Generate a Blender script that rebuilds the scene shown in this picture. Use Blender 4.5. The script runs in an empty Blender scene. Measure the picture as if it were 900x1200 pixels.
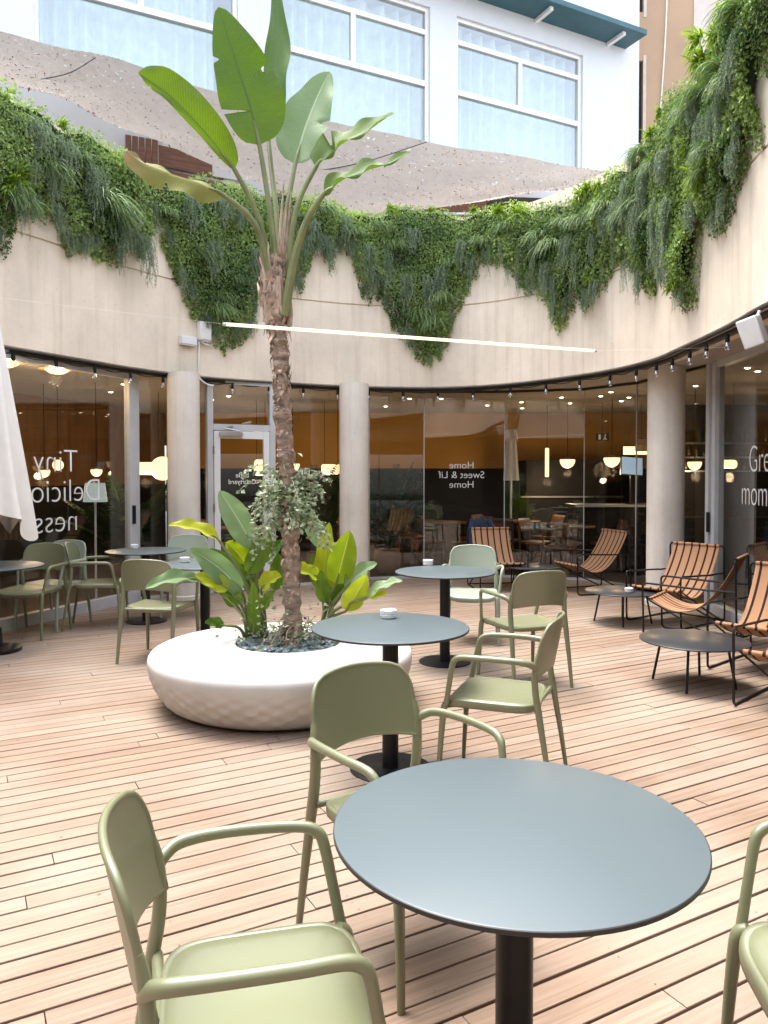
import bpy, math, random
import numpy as np
from mathutils import Vector, Matrix

SC = bpy.context.scene
COL = SC.collection
RAD = math.radians
random.seed(7)
RNG = np.random.default_rng(7)

# ------------------------------------------------------------------ camera
FOC, PITCH, CX, CY, EYE = 900.0, RAD(1.4), 450.0, 579.0, 1.52
cd = bpy.data.cameras.new('camera')
cam = bpy.data.objects.new('camera', cd)
COL.objects.link(cam)
cam.location = (0, 0, EYE)
cam.rotation_euler = (RAD(90) - PITCH, 0, 0)
cd.sensor_fit = 'VERTICAL'
cd.sensor_height = 36.0
cd.lens = 36.0 * FOC / 1200.0
cd.shift_y = -(600.0 - CY) / 1200.0
cd.clip_start = 0.05
cd.clip_end = 400
SC.camera = cam

# ------------------------------------------------------------------ sky, sun, exposure
SUN_DIR = Vector((-0.22, 0.22, 1.0)).normalized()          # towards the sun
w = bpy.data.worlds.new('World')
SC.world = w
w.use_nodes = True
nt = w.node_tree
bg = nt.nodes['Background']
sky = nt.nodes.new('ShaderNodeTexSky')
sky.sky_type = 'NISHITA'
sky.sun_disc = False
sky.sun_elevation = math.asin(SUN_DIR.z)
sky.sun_rotation = math.atan2(SUN_DIR.x, SUN_DIR.y)
sky.dust_density = 3.0
sky.air_density = 1.0
hs = nt.nodes.new('ShaderNodeHueSaturation')                # a thin veil of cloud greys the blue
hs.inputs['Saturation'].default_value = 0.42
nt.links.new(sky.outputs[0], hs.inputs['Color'])
nt.links.new(hs.outputs[0], bg.inputs['Color'])
bg.inputs['Strength'].default_value = 0.15
sl = bpy.data.lights.new('sun', 'SUN')
sl.energy = 0.8
sl.angle = RAD(28)
sl.color = (1.0, 0.95, 0.88)
so = bpy.data.objects.new('sun', sl)
COL.objects.link(so)
so.rotation_euler = SUN_DIR.to_track_quat('Z', 'Y').to_euler()
so.location = (0, 0, 30)
vs = SC.view_settings
vs.view_transform = 'Standard'
vs.look = 'None'
vs.gamma = 1.0
vs.use_curve_mapping = False
vs.exposure = 2.5
SC.render.engine = 'CYCLES'
cy = SC.cycles
cy.max_bounces = 9
cy.diffuse_bounces = 4
cy.glossy_bounces = 4
cy.transmission_bounces = 6
cy.transparent_max_bounces = 24
cy.caustics_reflective = False
cy.caustics_refractive = False
cy.sample_clamp_indirect = 6.0
cy.use_denoising = True

# ------------------------------------------------------------------ helpers: geometry of the view
def ray(px, py):
    xc, yc = (px - CX) / FOC, (CY - py) / FOC
    c, s = math.cos(PITCH), math.sin(PITCH)
    return Vector((xc, c + yc * s, -s + yc * c))

def at_z(px, py, z=0.0):
    d = ray(px, py)
    t = (z - EYE) / d.z
    return Vector((d.x * t, d.y * t, z))

def at_y(px, py, Y):
    d = ray(px, py)
    t = Y / d.y
    return Vector((d.x * t, Y, EYE + d.z * t))

def on_plane(px, py, P, n):
    d = ray(px, py)
    o = Vector((0, 0, EYE))
    t = (Vector(P) - o).dot(n) / d.dot(n)
    return o + d * t

# ------------------------------------------------------------------ helpers: meshes
def catmull(pts, n, closed=False):
    P = [Vector(p) for p in pts]
    out = []
    m = len(P)
    segs = m if closed else m - 1
    for i in range(segs):
        if closed:
            p0, p1, p2, p3 = P[(i - 1) % m], P[i], P[(i + 1) % m], P[(i + 2) % m]
        else:
            p1, p2 = P[i], P[i + 1]
            p0 = P[i - 1] if i > 0 else p1 * 2 - p2
            p3 = P[i + 2] if i + 2 < m else p2 * 2 - p1
        for k in range(n):
            t = k / n
            out.append(0.5 * ((2 * p1) + (p2 - p0) * t + (2 * p0 - 5 * p1 + 4 * p2 - p3) * t * t
                              + (3 * p1 - p0 - 3 * p2 + p3) * t * t * t))
    if not closed:
        out.append(P[-1].copy())
    return out

class MB:
    def __init__(s):
        s.v, s.f, s.uv, s.mi = [], [], [], []

    def add(s, verts, faces, uvs=None, mi=0):
        o = len(s.v)
        s.v.extend(tuple(p) for p in verts)
        s.uv.extend(uvs if uvs is not None else [(0.0, 0.0)] * len(verts))
        for f in faces:
            s.f.append(tuple(i + o for i in f))
            s.mi.append(mi)

    def box(s, c, size, rz=0.0, mi=0, rx=0.0, ry=0.0):
        x, y, z = size[0] / 2, size[1] / 2, size[2] / 2
        M = Matrix.Translation(Vector(c)) @ Matrix.Rotation(rz, 4, 'Z') @ Matrix.Rotation(ry, 4, 'Y') @ Matrix.Rotation(rx, 4, 'X')
        vs_ = [M @ Vector(p) for p in ((-x, -y, -z), (x, -y, -z), (x, y, -z), (-x, y, -z),
                                       (-x, -y, z), (x, -y, z), (x, y, z), (-x, y, z))]
        s.add(vs_, [(0, 3, 2, 1), (4, 5, 6, 7), (0, 1, 5, 4), (1, 2, 6, 5), (2, 3, 7, 6), (3, 0, 4, 7)], None, mi)

    def wallbox(s, A, B, z0, z1, th=0.012, off=0.0, mi=0):
        """upright box standing on the line A-B"""
        A, B = Vector((A[0], A[1], 0)), Vector((B[0], B[1], 0))
        d = (B - A)
        L = d.length
        d.normalize()
        n = Vector((-d.y, d.x, 0))
        c = (A + B) / 2 + n * off
        s.box((c.x, c.y, (z0 + z1) / 2), (L, th, z1 - z0), math.atan2(d.y, d.x), mi)

    def tube(s, path, r, seg=10, res=0, squash=1.0, cap=True, closed=False, mi=0, up=None):
        P = [Vector(p) for p in path]
        R = list(r) if isinstance(r, (list, tuple)) else [r] * len(P)
        if res:
            R2 = []
            for i in range(len(P) - 1):
                R2 += [R[i] + (R[i + 1] - R[i]) * k / res for k in range(res)]
            if closed:
                R2 += [R[-1] + (R[0] - R[-1]) * k / res for k in range(res)]
            else:
                R2.append(R[-1])
            P = catmull(P, res, closed)
            R = R2
        n = len(P)
        T = []
        for i in range(n):
            if closed:
                t = P[(i + 1) % n] - P[(i - 1) % n]
            else:
                t = P[min(i + 1, n - 1)] - P[max(i - 1, 0)]
            T.append(t.normalized() if t.length > 1e-9 else Vector((0, 0, 1)))
        ref = Vector(up) if up else (Vector((0, 0, 1)) if abs(T[0].z) < 0.9 else Vector((1, 0, 0)))
        N = (ref - T[0] * ref.dot(T[0])).normalized()
        verts, faces, uvs = [], [], []
        acc = 0.0
        for i in range(n):
            N = (N - T[i] * N.dot(T[i]))
            N = N.normalized() if N.length > 1e-6 else T[i].orthogonal().normalized()
            B = T[i].cross(N)
            if i:
                acc += (P[i] - P[i - 1]).length
            for k in range(seg):
                a = 2 * math.pi * k / seg
                verts.append(P[i] + N * (math.cos(a) * R[i]) + B * (math.sin(a) * R[i] * squash))
                uvs.append((k / seg, acc))
        m = n if closed else n - 1
        for i in range(m):
            j = (i + 1) % n
            for k in range(seg):
                l = (k + 1) % seg
                faces.append((i * seg + k, i * seg + l, j * seg + l, j * seg + k))
        if cap and not closed:
            faces.append(tuple(range(seg - 1, -1, -1)))
            faces.append(tuple((n - 1) * seg + k for k in range(seg)))
        s.add(verts, faces, uvs, mi)

    def lathe(s, prof, seg=32, c=(0, 0, 0), mi=0, fr=None):
        verts, faces = [], []
        n = len(prof)
        for k in range(seg):
            a = 2 * math.pi * k / seg
            for i, (r, z) in enumerate(prof):
                q = r + (fr(a, z, i) if fr else 0.0)
                verts.append((c[0] + q * math.cos(a), c[1] + q * math.sin(a), c[2] + z))
        for k in range(seg):
            l = (k + 1) % seg
            for i in range(n - 1):
                if prof[i][0] < 1e-6 and prof[i + 1][0] < 1e-6:
                    continue
                a_, b_, c_, d_ = k * n + i, l * n + i, l * n + i + 1, k * n + i + 1
                if prof[i][0] < 1e-6:
                    faces.append((a_, c_, d_))
                elif prof[i + 1][0] < 1e-6:
                    faces.append((a_, b_, d_))
                else:
                    faces.append((a_, b_, c_, d_))
        s.add(verts, faces, None, mi)

    def ellipsoid(s, c, r, seg=12, rings=8, mi=0, rot=None, jit=0.0):
        verts, faces = [], []
        M = rot or Matrix.Identity(3)
        for i in range(rings + 1):
            th = math.pi * i / rings
            for k in range(seg):
                a = 2 * math.pi * k / seg
                p = Vector((r[0] * math.sin(th) * math.cos(a), r[1] * math.sin(th) * math.sin(a), r[2] * math.cos(th)))
                if jit:
                    p *= 1 + random.uniform(-jit, jit)
                verts.append(Vector(c) + M @ p)
        for i in range(rings):
            for k in range(seg):
                l = (k + 1) % seg
                faces.append((i * seg + k, (i + 1) * seg + k, (i + 1) * seg + l, i * seg + l))
        s.add(verts, faces, None, mi)

    def grid(s, fn, nu, nv, mi=0, uv=True):
        verts, uvs, faces = [], [], []
        for i in range(nu + 1):
            for j in range(nv + 1):
                verts.append(fn(i / nu, j / nv))
                uvs.append((i / nu, j / nv))
        for i in range(nu):
            for j in range(nv):
                a = i * (nv + 1) + j
                faces.append((a, a + nv + 1, a + nv + 2, a + 1))
        s.add(verts, faces, uvs, mi)

    def build(s, name, mats, parent=None, origin=None, angle=38, attr=None):
        me = bpy.data.meshes.new(name)
        if origin is not None:
            o = Vector(origin)
            vv = [(p[0] - o.x, p[1] - o.y, p[2] - o.z) for p in s.v]
        else:
            vv = s.v
        me.from_pydata(vv, [], s.f)
        if not isinstance(mats, (list, tuple)):
            mats = [mats]
        for m in mats:
            me.materials.append(m)
        np_ = len(me.polygons)
        me.polygons.foreach_set('material_index', s.mi)
        me.polygons.foreach_set('use_smooth', [True] * np_)
        uvl = me.uv_layers.new(name='UVMap')
        li = np.empty(len(me.loops), dtype=np.int32)
        me.loops.foreach_get('vertex_index', li)
        uvl.data.foreach_set('uv', np.asarray(s.uv, dtype=np.float32)[li].ravel())
        if attr is not None:
            a = me.attributes.new('tone', 'FLOAT', 'POINT')
            a.data.foreach_set('value', np.asarray(attr, dtype=np.float32))
        me.validate()
        me.update()
        if angle is not None and angle < 180:
            me.set_sharp_from_angle(angle=RAD(angle))
        ob = bpy.data.objects.new(name, me)
        COL.objects.link(ob)
        if parent is not None:
            ob.parent = parent
        return ob

def tag(o, label=None, cat=None, group=None, kind=None):
    if label: o['label'] = label
    if cat: o['category'] = cat
    if group: o['group'] = group
    if kind: o['kind'] = kind
    return o

def thing(name, label, cat, loc=(0, 0, 0), rz=0.0, group=None):
    o = bpy.data.objects.new(name, None)
    COL.objects.link(o)
    o.empty_display_size = 0.1
    o.location = loc
    o.rotation_euler = (0, 0, rz)
    return tag(o, label, cat, group)

def dup(o, loc=None, rz=None, label=None, group=None, scale=None, parent=None):
    c = o.copy()
    COL.objects.link(c)
    if parent is not None: c.parent = parent
    if loc is not None: c.location = loc
    if rz is not None: c.rotation_euler = (0, 0, rz)
    if scale is not None: c.scale = (scale, scale, scale) if isinstance(scale, (int, float)) else scale
    if label: c['label'] = label
    if group: c['group'] = group
    for ch in list(o.children):
        dup(ch, parent=c)
    return c

def text_geo(body, size, mirrored=False, bold=0.0):
    cu = bpy.data.curves.new('lettering', 'FONT')
    cu.body = body
    cu.size = size
    cu.align_x = 'CENTER'
    cu.extrude = 0.0015
    cu.offset = bold
    o = bpy.data.objects.new('lettering', cu)
    COL.objects.link(o)
    bpy.context.view_layer.update()
    dg = bpy.context.evaluated_depsgraph_get()
    me = bpy.data.meshes.new_from_object(o.evaluated_get(dg))
    v = [Vector(p.co) for p in me.vertices]
    f = [tuple(p.vertices) for p in me.polygons]
    bpy.data.objects.remove(o)
    bpy.data.curves.remove(cu)
    bpy.data.meshes.remove(me)
    if mirrored:
        v = [Vector((-p.x, p.y, p.z)) for p in v]
        f = [tuple(reversed(q)) for q in f]
    return v, f

def put_text(mb, lines, size, spacing, P, right, mirrored, bold=0.0, stretch=1.0):
    """lines of lettering, centred at P (baseline of first line), running along `right`, upright"""
    right = Vector(right).normalized()
    nrm = right.cross(Vector((0, 0, 1)))
    for i, ln in enumerate(lines):
        v, f = text_geo(ln, size, mirrored, bold)
        q = Vector(P) - Vector((0, 0, spacing * i))
        mb.add([q + right * (p.x * stretch) + Vector((0, 0, p.y)) + nrm * p.z for p in v], f)

# ------------------------------------------------------------------ helpers: materials
def new_mat(name):
    m = bpy.data.materials.new(name)
    m.use_nodes = True
    n = m.node_tree
    return m, n, n.nodes['Principled BSDF'], n.nodes['Material Output']

def N(n, t, **kw):
    x = n.nodes.new(t)
    for k, v in kw.items():
        setattr(x, k, v)
    return x

def plain(name, col, rough=0.5, metal=0.0, var=0.12, scale=6.0, bump=0.0, bscale=60.0, spec=0.5, coord='Object', stretch=(1, 1, 1), rvar=0.08, detail=5):
    """a surface of one colour, mottled a little"""
    m, n, b, o = new_mat(name)
    tc = N(n, 'ShaderNodeTexCoord')
    mp = N(n, 'ShaderNodeMapping')
    mp.inputs['Scale'].default_value = stretch
    n.links.new(tc.outputs[coord], mp.inputs[0])
    nz = N(n, 'ShaderNodeTexNoise')
    nz.inputs['Scale'].default_value = scale
    nz.inputs['Detail'].default_value = detail
    n.links.new(mp.outputs[0], nz.inputs['Vector'])
    rp = N(n, 'ShaderNodeValToRGB')
    rp.color_ramp.elements[0].position = 0.3
    rp.color_ramp.elements[1].position = 0.7
    rp.color_ramp.elements[0].color = (*[c * (1 - var) for c in col], 1)
    rp.color_ramp.elements[1].color = (*[min(1, c * (1 + var)) for c in col], 1)
    n.links.new(nz.outputs[0], rp.inputs[0])
    n.links.new(rp.outputs[0], b.inputs['Base Color'])
    mr = N(n, 'ShaderNodeMapRange')
    mr.inputs[3].default_value = max(0.02, rough - rvar)
    mr.inputs[4].default_value = min(1, rough + rvar)
    n.links.new(nz.outputs[0], mr.inputs[0])
    n.links.new(mr.outputs[0], b.inputs['Roughness'])
    b.inputs['Metallic'].default_value = metal
    b.inputs['Specular IOR Level'].default_value = spec
    if bump:
        nb = N(n, 'ShaderNodeTexNoise')
        nb.inputs['Scale'].default_value = bscale
        nb.inputs['Detail'].default_value = 4
        n.links.new(mp.outputs[0], nb.inputs['Vector'])
        bp = N(n, 'ShaderNodeBump')
        bp.inputs['Strength'].default_value = bump
        bp.inputs['Distance'].default_value = 0.01
        n.links.new(nb.outputs[0], bp.inputs['Height'])
        n.links.new(bp.outputs[0], b.inputs['Normal'])
    return m

def emitter(name, col, strength):
    m, n, b, o = new_mat(name)
    b.inputs['Base Color'].default_value = (*[c * 0.15 for c in col], 1)
    b.inputs['Emission Color'].default_value = (*col, 1)
    b.inputs['Emission Strength'].default_value = strength
    return m

def glass_mat(name, tint=(0.9, 0.9, 0.9), f0=0.07, rough=0.0):
    """architectural glass: see-through, mirror-like towards grazing angles"""
    m, n, b, o = new_mat(name)
    n.nodes.remove(b)
    g = N(n, 'ShaderNodeNewGeometry')
    dt = N(n, 'ShaderNodeVectorMath', operation='DOT_PRODUCT')
    n.links.new(g.outputs['Normal'], dt.inputs[0])
    n.links.new(g.outputs['Incoming'], dt.inputs[1])
    ab = N(n, 'ShaderNodeMath', operation='ABSOLUTE')
    n.links.new(dt.outputs['Value'], ab.inputs[0])
    su = N(n, 'ShaderNodeMath', operation='SUBTRACT')
    su.inputs[0].default_value = 1.0
    n.links.new(ab.outputs[0], su.inputs[1])
    pw = N(n, 'ShaderNodeMath', operation='POWER')
    pw.inputs[1].default_value = 5.0
    n.links.new(su.outputs[0], pw.inputs[0])
    ma = N(n, 'ShaderNodeMath', operation='MULTIPLY_ADD')
    ma.inputs[1].default_value = 1 - f0
    ma.inputs[2].default_value = f0
    n.links.new(pw.outputs[0], ma.inputs[0])
    tr = N(n, 'ShaderNodeBsdfTransparent')
    tr.inputs[0].default_value = (*tint, 1)
    gl = N(n, 'ShaderNodeBsdfGlossy')
    gl.inputs['Roughness'].default_value = rough
    gl.inputs[0].default_value = (0.95, 0.97, 1, 1)
    mx = N(n, 'ShaderNodeMixShader')
    n.links.new(ma.outputs[0], mx.inputs[0])
    n.links.new(tr.outputs[0], mx.inputs[1])
    n.links.new(gl.outputs[0], mx.inputs[2])
    n.links.new(mx.outputs[0], o.inputs[0])
    return m

def foliage(name, dark, light, transl=0.3, rough=0.45, attr=True, ribs=0.0, midrib=None, yellow=None):
    """leaves: each leaf its own shade, light passing through"""
    m, n, b, o = new_mat(name)
    rp = N(n, 'ShaderNodeValToRGB')
    rp.color_ramp.elements[0].color = (*dark, 1)
    rp.color_ramp.elements[1].color = (*light, 1)
    if attr:
        at = N(n, 'ShaderNodeAttribute', attribute_name='tone')
        n.links.new(at.outputs['Fac'], rp.inputs[0])
    else:
        g = N(n, 'ShaderNodeNewGeometry')
        n.links.new(g.outputs['Random Per Island'], rp.inputs[0])
    col = rp.outputs[0]
    uv = N(n, 'ShaderNodeUVMap')
    sx = N(n, 'ShaderNodeSeparateXYZ')
    n.links.new(uv.outputs[0], sx.inputs[0])
    if ribs:
        # lateral veins slant away from the midrib
        sub = N(n, 'ShaderNodeMath', operation='SUBTRACT')
        sub.inputs[1].default_value = 0.5
        n.links.new(sx.outputs[1], sub.inputs[0])
        ab = N(n, 'ShaderNodeMath', operation='ABSOLUTE')
        n.links.new(sub.outputs[0], ab.inputs[0])
        ma = N(n, 'ShaderNodeMath', operation='MULTIPLY_ADD')
        ma.inputs[1].default_value = -0.22
        n.links.new(ab.outputs[0], ma.inputs[0])
        n.links.new(sx.outputs[0], ma.inputs[2])
        ml = N(n, 'ShaderNodeMath', operation='MULTIPLY')
        ml.inputs[1].default_value = 330.0
        n.links.new(ma.outputs[0], ml.inputs[0])
        sn = N(n, 'ShaderNodeMath', operation='SINE')
        n.links.new(ml.outputs[0], sn.inputs[0])
        bp = N(n, 'ShaderNodeBump')
        bp.inputs['Strength'].default_value = ribs
        bp.inputs['Distance'].default_value = 0.006
        n.links.new(sn.outputs[0], bp.inputs['Height'])
        n.links.new(bp.outputs[0], b.inputs['Normal'])
        nz = N(n, 'ShaderNodeTexNoise')
        nz.inputs['Scale'].default_value = 14
        mpp = N(n, 'ShaderNodeMapping')
        mpp.inputs['Scale'].default_value = (6, 0.5, 1)
        n.links.new(uv.outputs[0], mpp.inputs[0])
        n.links.new(mpp.outputs[0], nz.inputs['Vector'])
        mm = N(n, 'ShaderNodeMix', data_type='RGBA', blend_type='MULTIPLY')
        mm.inputs[0].default_value = 0.5
        n.links.new(col, mm.inputs[6])
        rr = N(n, 'ShaderNodeValToRGB')
        rr.color_ramp.elements[0].color = (0.55, 0.6, 0.5, 1)
        rr.color_ramp.elements[1].color = (1.3, 1.25, 1.2, 1)
        n.links.new(nz.outputs[0], rr.inputs[0])
        n.links.new(rr.outputs[0], mm.inputs[7])
        vr_ = N(n, 'ShaderNodeMapRange')
        vr_.inputs[1].default_value = -1.0; vr_.inputs[2].default_value = 1.0
        vr_.inputs[3].default_value = 0.84; vr_.inputs[4].default_value = 1.08
        n.links.new(sn.outputs[0], vr_.inputs[0])
        mv = N(n, 'ShaderNodeMix', data_type='RGBA', blend_type='MULTIPLY')
        mv.inputs[0].default_value = 1.0
        n.links.new(mm.outputs[2], mv.inputs[6])
        n.links.new(vr_.outputs[0], mv.inputs[7])
        col = mv.outputs[2]
        if midrib:
            lt = N(n, 'ShaderNodeMath', operation='LESS_THAN')
            lt.inputs[1].default_value = 0.018
            n.links.new(ab.outputs[0], lt.inputs[0])
            m2 = N(n, 'ShaderNodeMix', data_type='RGBA')
            n.links.new(lt.outputs[0], m2.inputs[0])
            n.links.new(col, m2.inputs[6])
            m2.inputs[7].default_value = (*midrib, 1)
            col = m2.outputs[2]
    n.links.new(col, b.inputs['Base Color'])
    b.inputs['Roughness'].default_value = rough
    b.inputs['Specular IOR Level'].default_value = 0.3
    tl = N(n, 'ShaderNodeBsdfTranslucent')
    hv = N(n, 'ShaderNodeHueSaturation')
    hv.inputs['Value'].default_value = 1.5
    hv.inputs['Saturation'].default_value = 1.1
    n.links.new(col, hv.inputs['Color'])
    n.links.new(hv.outputs[0], tl.inputs[0])
    mx = N(n, 'ShaderNodeMixShader')
    mx.inputs[0].default_value = transl
    n.links.new(b.outputs[0], mx.inputs[1])
    n.links.new(tl.outputs[0], mx.inputs[2])
    n.links.new(mx.outputs[0], o.inputs[0])
    return m

def deck_mat():
    m, n, b, o = new_mat('deck_timber')
    g = N(n, 'ShaderNodeNewGeometry')
    tc = N(n, 'ShaderNodeTexCoord')
    mp = N(n, 'ShaderNodeMapping')
    mp.inputs['Rotation'].default_value = (0, 0, -DECK_ANG)
    mp.inputs['Scale'].default_value = (1, 1, 1)
    mp.vector_type = 'POINT'
    n.links.new(tc.outputs['Object'], mp.inputs[0])
    st = N(n, 'ShaderNodeMapping')
    st.inputs['Scale'].default_value = (1.2, 38, 10)
    n.links.new(mp.outputs[0], st.inputs[0])
    # shift the grain from board to board
    off = N(n, 'ShaderNodeMath', operation='MULTIPLY')
    off.inputs[1].default_value = 37.0
    n.links.new(g.outputs['Random Per Island'], off.inputs[0])
    cb = N(n, 'ShaderNodeCombineXYZ')
    n.links.new(off.outputs[0], cb.inputs[0])
    n.links.new(off.outputs[0], cb.inputs[2])
    ad = N(n, 'ShaderNodeVectorMath', operation='ADD')
    n.links.new(st.outputs[0], ad.inputs[0])
    n.links.new(cb.outputs[0], ad.inputs[1])
    gr = N(n, 'ShaderNodeTexNoise')
    gr.inputs['Scale'].default_value = 1.6
    gr.inputs['Detail'].default_value = 7
    gr.inputs['Roughness'].default_value = 0.62
    gr.inputs['Distortion'].default_value = 0.5
    n.links.new(ad.outputs[0], gr.inputs['Vector'])
    base = N(n, 'ShaderNodeValToRGB')
    e = base.color_ramp.elements
    e[0].color = (0.235, 0.165, 0.121, 1)
    e[1].color = (0.30, 0.226, 0.174, 1)
    x = e.new(0.55); x.color = (0.268, 0.191, 0.139, 1)
    x = e.new(0.8); x.color = (0.266, 0.202, 0.155, 1)
    n.links.new(g.outputs['Random Per Island'], base.inputs[0])
    gc = N(n, 'ShaderNodeValToRGB')
    gc.color_ramp.elements[0].position = 0.3
    gc.color_ramp.elements[0].color = (0.70, 0.65, 0.61, 1)
    gc.color_ramp.elements[1].position = 0.66
    gc.color_ramp.elements[1].color = (1.1, 1.08, 1.06, 1)
    n.links.new(gr.outputs[0], gc.inputs[0])
    mu = N(n, 'ShaderNodeMix', data_type='RGBA', blend_type='MULTIPLY')
    mu.inputs[0].default_value = 1.0
    n.links.new(base.outputs[0], mu.inputs[6])
    n.links.new(gc.outputs[0], mu.inputs[7])
    # weathered, foot-worn patches
    wn = N(n, 'ShaderNodeTexNoise')
    wn.inputs['Scale'].default_value = 0.9
    wn.inputs['Detail'].default_value = 6
    n.links.new(mp.outputs[0], wn.inputs['Vector'])
    wr = N(n, 'ShaderNodeValToRGB')
    wr.color_ramp.elements[0].position = 0.42
    wr.color_ramp.elements[0].color = (0, 0, 0, 1)
    wr.color_ramp.elements[1].position = 0.68
    wr.color_ramp.elements[1].color = (0.55, 0.55, 0.55, 1)
    n.links.new(wn.outputs[0], wr.inputs[0])
    mw = N(n, 'ShaderNodeMix', data_type='RGBA')
    n.links.new(wr.outputs[0], mw.inputs[0])
    n.links.new(mu.outputs[2], mw.inputs[6])
    mw.inputs[7].default_value = (0.365, 0.303, 0.246, 1)
    # knots, nail heads and dark flecks
    vo = N(n, 'ShaderNodeTexVoronoi')
    vo.inputs['Scale'].default_value = 3.2
    n.links.new(mp.outputs[0], vo.inputs['Vector'])
    vr = N(n, 'ShaderNodeValToRGB')
    vr.color_ramp.elements[0].position = 0.018
    vr.color_ramp.elements[0].color = (0.35, 0.3, 0.28, 1)
    vr.color_ramp.elements[1].position = 0.035
    vr.color_ramp.elements[1].color = (1, 1, 1, 1)
    n.links.new(vo.outputs['Distance'], vr.inputs[0])
    mk = N(n, 'ShaderNodeMix', data_type='RGBA', blend_type='MULTIPLY')
    mk.inputs[0].default_value = 0.8
    n.links.new(mw.outputs[2], mk.inputs[6])
    n.links.new(vr.outputs[0], mk.inputs[7])
    n.links.new(mk.outputs[2], b.inputs['Base Color'])
    b.inputs['Roughness'].default_value = 0.6
    b.inputs['Specular IOR Level'].default_value = 0.35
    bp = N(n, 'ShaderNodeBump')
    bp.inputs['Strength'].default_value = 0.25
    bp.inputs['Distance'].default_value = 0.003
    n.links.new(gr.outputs[0], bp.inputs['Height'])
    n.links.new(bp.outputs[0], b.inputs['Normal'])
    return m

def render_mat(name, col, streak=0.5, spots=0.5):
    """weathered painted render: rain streaks, blotches, hairline roughness"""
    m, n, b, o = new_mat(name)
    tc = N(n, 'ShaderNodeTexCoord')
    mp = N(n, 'ShaderNodeMapping')
    mp.inputs['Scale'].default_value = (7, 7, 0.35)
    n.links.new(tc.outputs['Object'], mp.inputs[0])
    a = N(n, 'ShaderNodeTexNoise')
    a.inputs['Scale'].default_value = 1.4
    a.inputs['Detail'].default_value = 6
    a.inputs['Roughness'].default_value = 0.65
    n.links.new(mp.outputs[0], a.inputs['Vector'])
    ar = N(n, 'ShaderNodeValToRGB')
    ar.color_ramp.elements[0].position = 0.28
    ar.color_ramp.elements[0].color = (0.66, 0.6, 0.54, 1)
    ar.color_ramp.elements[1].position = 0.52
    ar.color_ramp.elements[1].color = (1, 1, 1, 1)
    n.links.new(a.outputs[0], ar.inputs[0])
    c = N(n, 'ShaderNodeTexNoise')
    c.inputs['Scale'].default_value = 1.3
    c.inputs['Detail'].default_value = 9
    c.inputs['Roughness'].default_value = 0.6
    n.links.new(tc.outputs['Object'], c.inputs['Vector'])
    cr = N(n, 'ShaderNodeValToRGB')
    cr.color_ramp.elements[0].position = 0.3
    cr.color_ramp.elements[0].color = (*[k * 0.84 for k in col], 1)
    cr.color_ramp.elements[1].position = 0.65
    cr.color_ramp.elements[1].color = (*[min(1, k * 1.06) for k in col], 1)
    n.links.new(c.outputs[0], cr.inputs[0])
    mu = N(n, 'ShaderNodeMix', data_type='RGBA', blend_type='MULTIPLY')
    mu.inputs[0].default_value = streak
    n.links.new(cr.outputs[0], mu.inputs[6])
    n.links.new(ar.outputs[0], mu.inputs[7])
    f = N(n, 'ShaderNodeTexNoise')
    f.inputs['Scale'].default_value = 26
    f.inputs['Detail'].default_value = 8
    f.inputs['Roughness'].default_value = 0.7
    n.links.new(tc.outputs['Object'], f.inputs['Vector'])
    fr = N(n, 'ShaderNodeValToRGB')
    fr.color_ramp.elements[0].position = 0.3
    fr.color_ramp.elements[0].color = (0.62, 0.56, 0.5, 1)
    fr.color_ramp.elements[1].position = 0.4
    fr.color_ramp.elements[1].color = (1, 1, 1, 1)
    n.links.new(f.outputs[0], fr.inputs[0])
    m3 = N(n, 'ShaderNodeMix', data_type='RGBA', blend_type='MULTIPLY')
    m3.inputs[0].default_value = spots
    n.links.new(mu.outputs[2], m3.inputs[6])
    n.links.new(fr.outputs[0], m3.inputs[7])
    n.links.new(m3.outputs[2], b.inputs['Base Color'])
    b.inputs['Roughness'].default_value = 0.85
    b.inputs['Specular IOR Level'].default_value = 0.25
    bp = N(n, 'ShaderNodeBump')
    bp.inputs['Strength'].default_value = 0.25
    bp.inputs['Distance'].default_value = 0.01
    n.links.new(f.outputs[0], bp.inputs['Height'])
    n.links.new(bp.outputs[0], b.inputs['Normal'])
    return m

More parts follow.
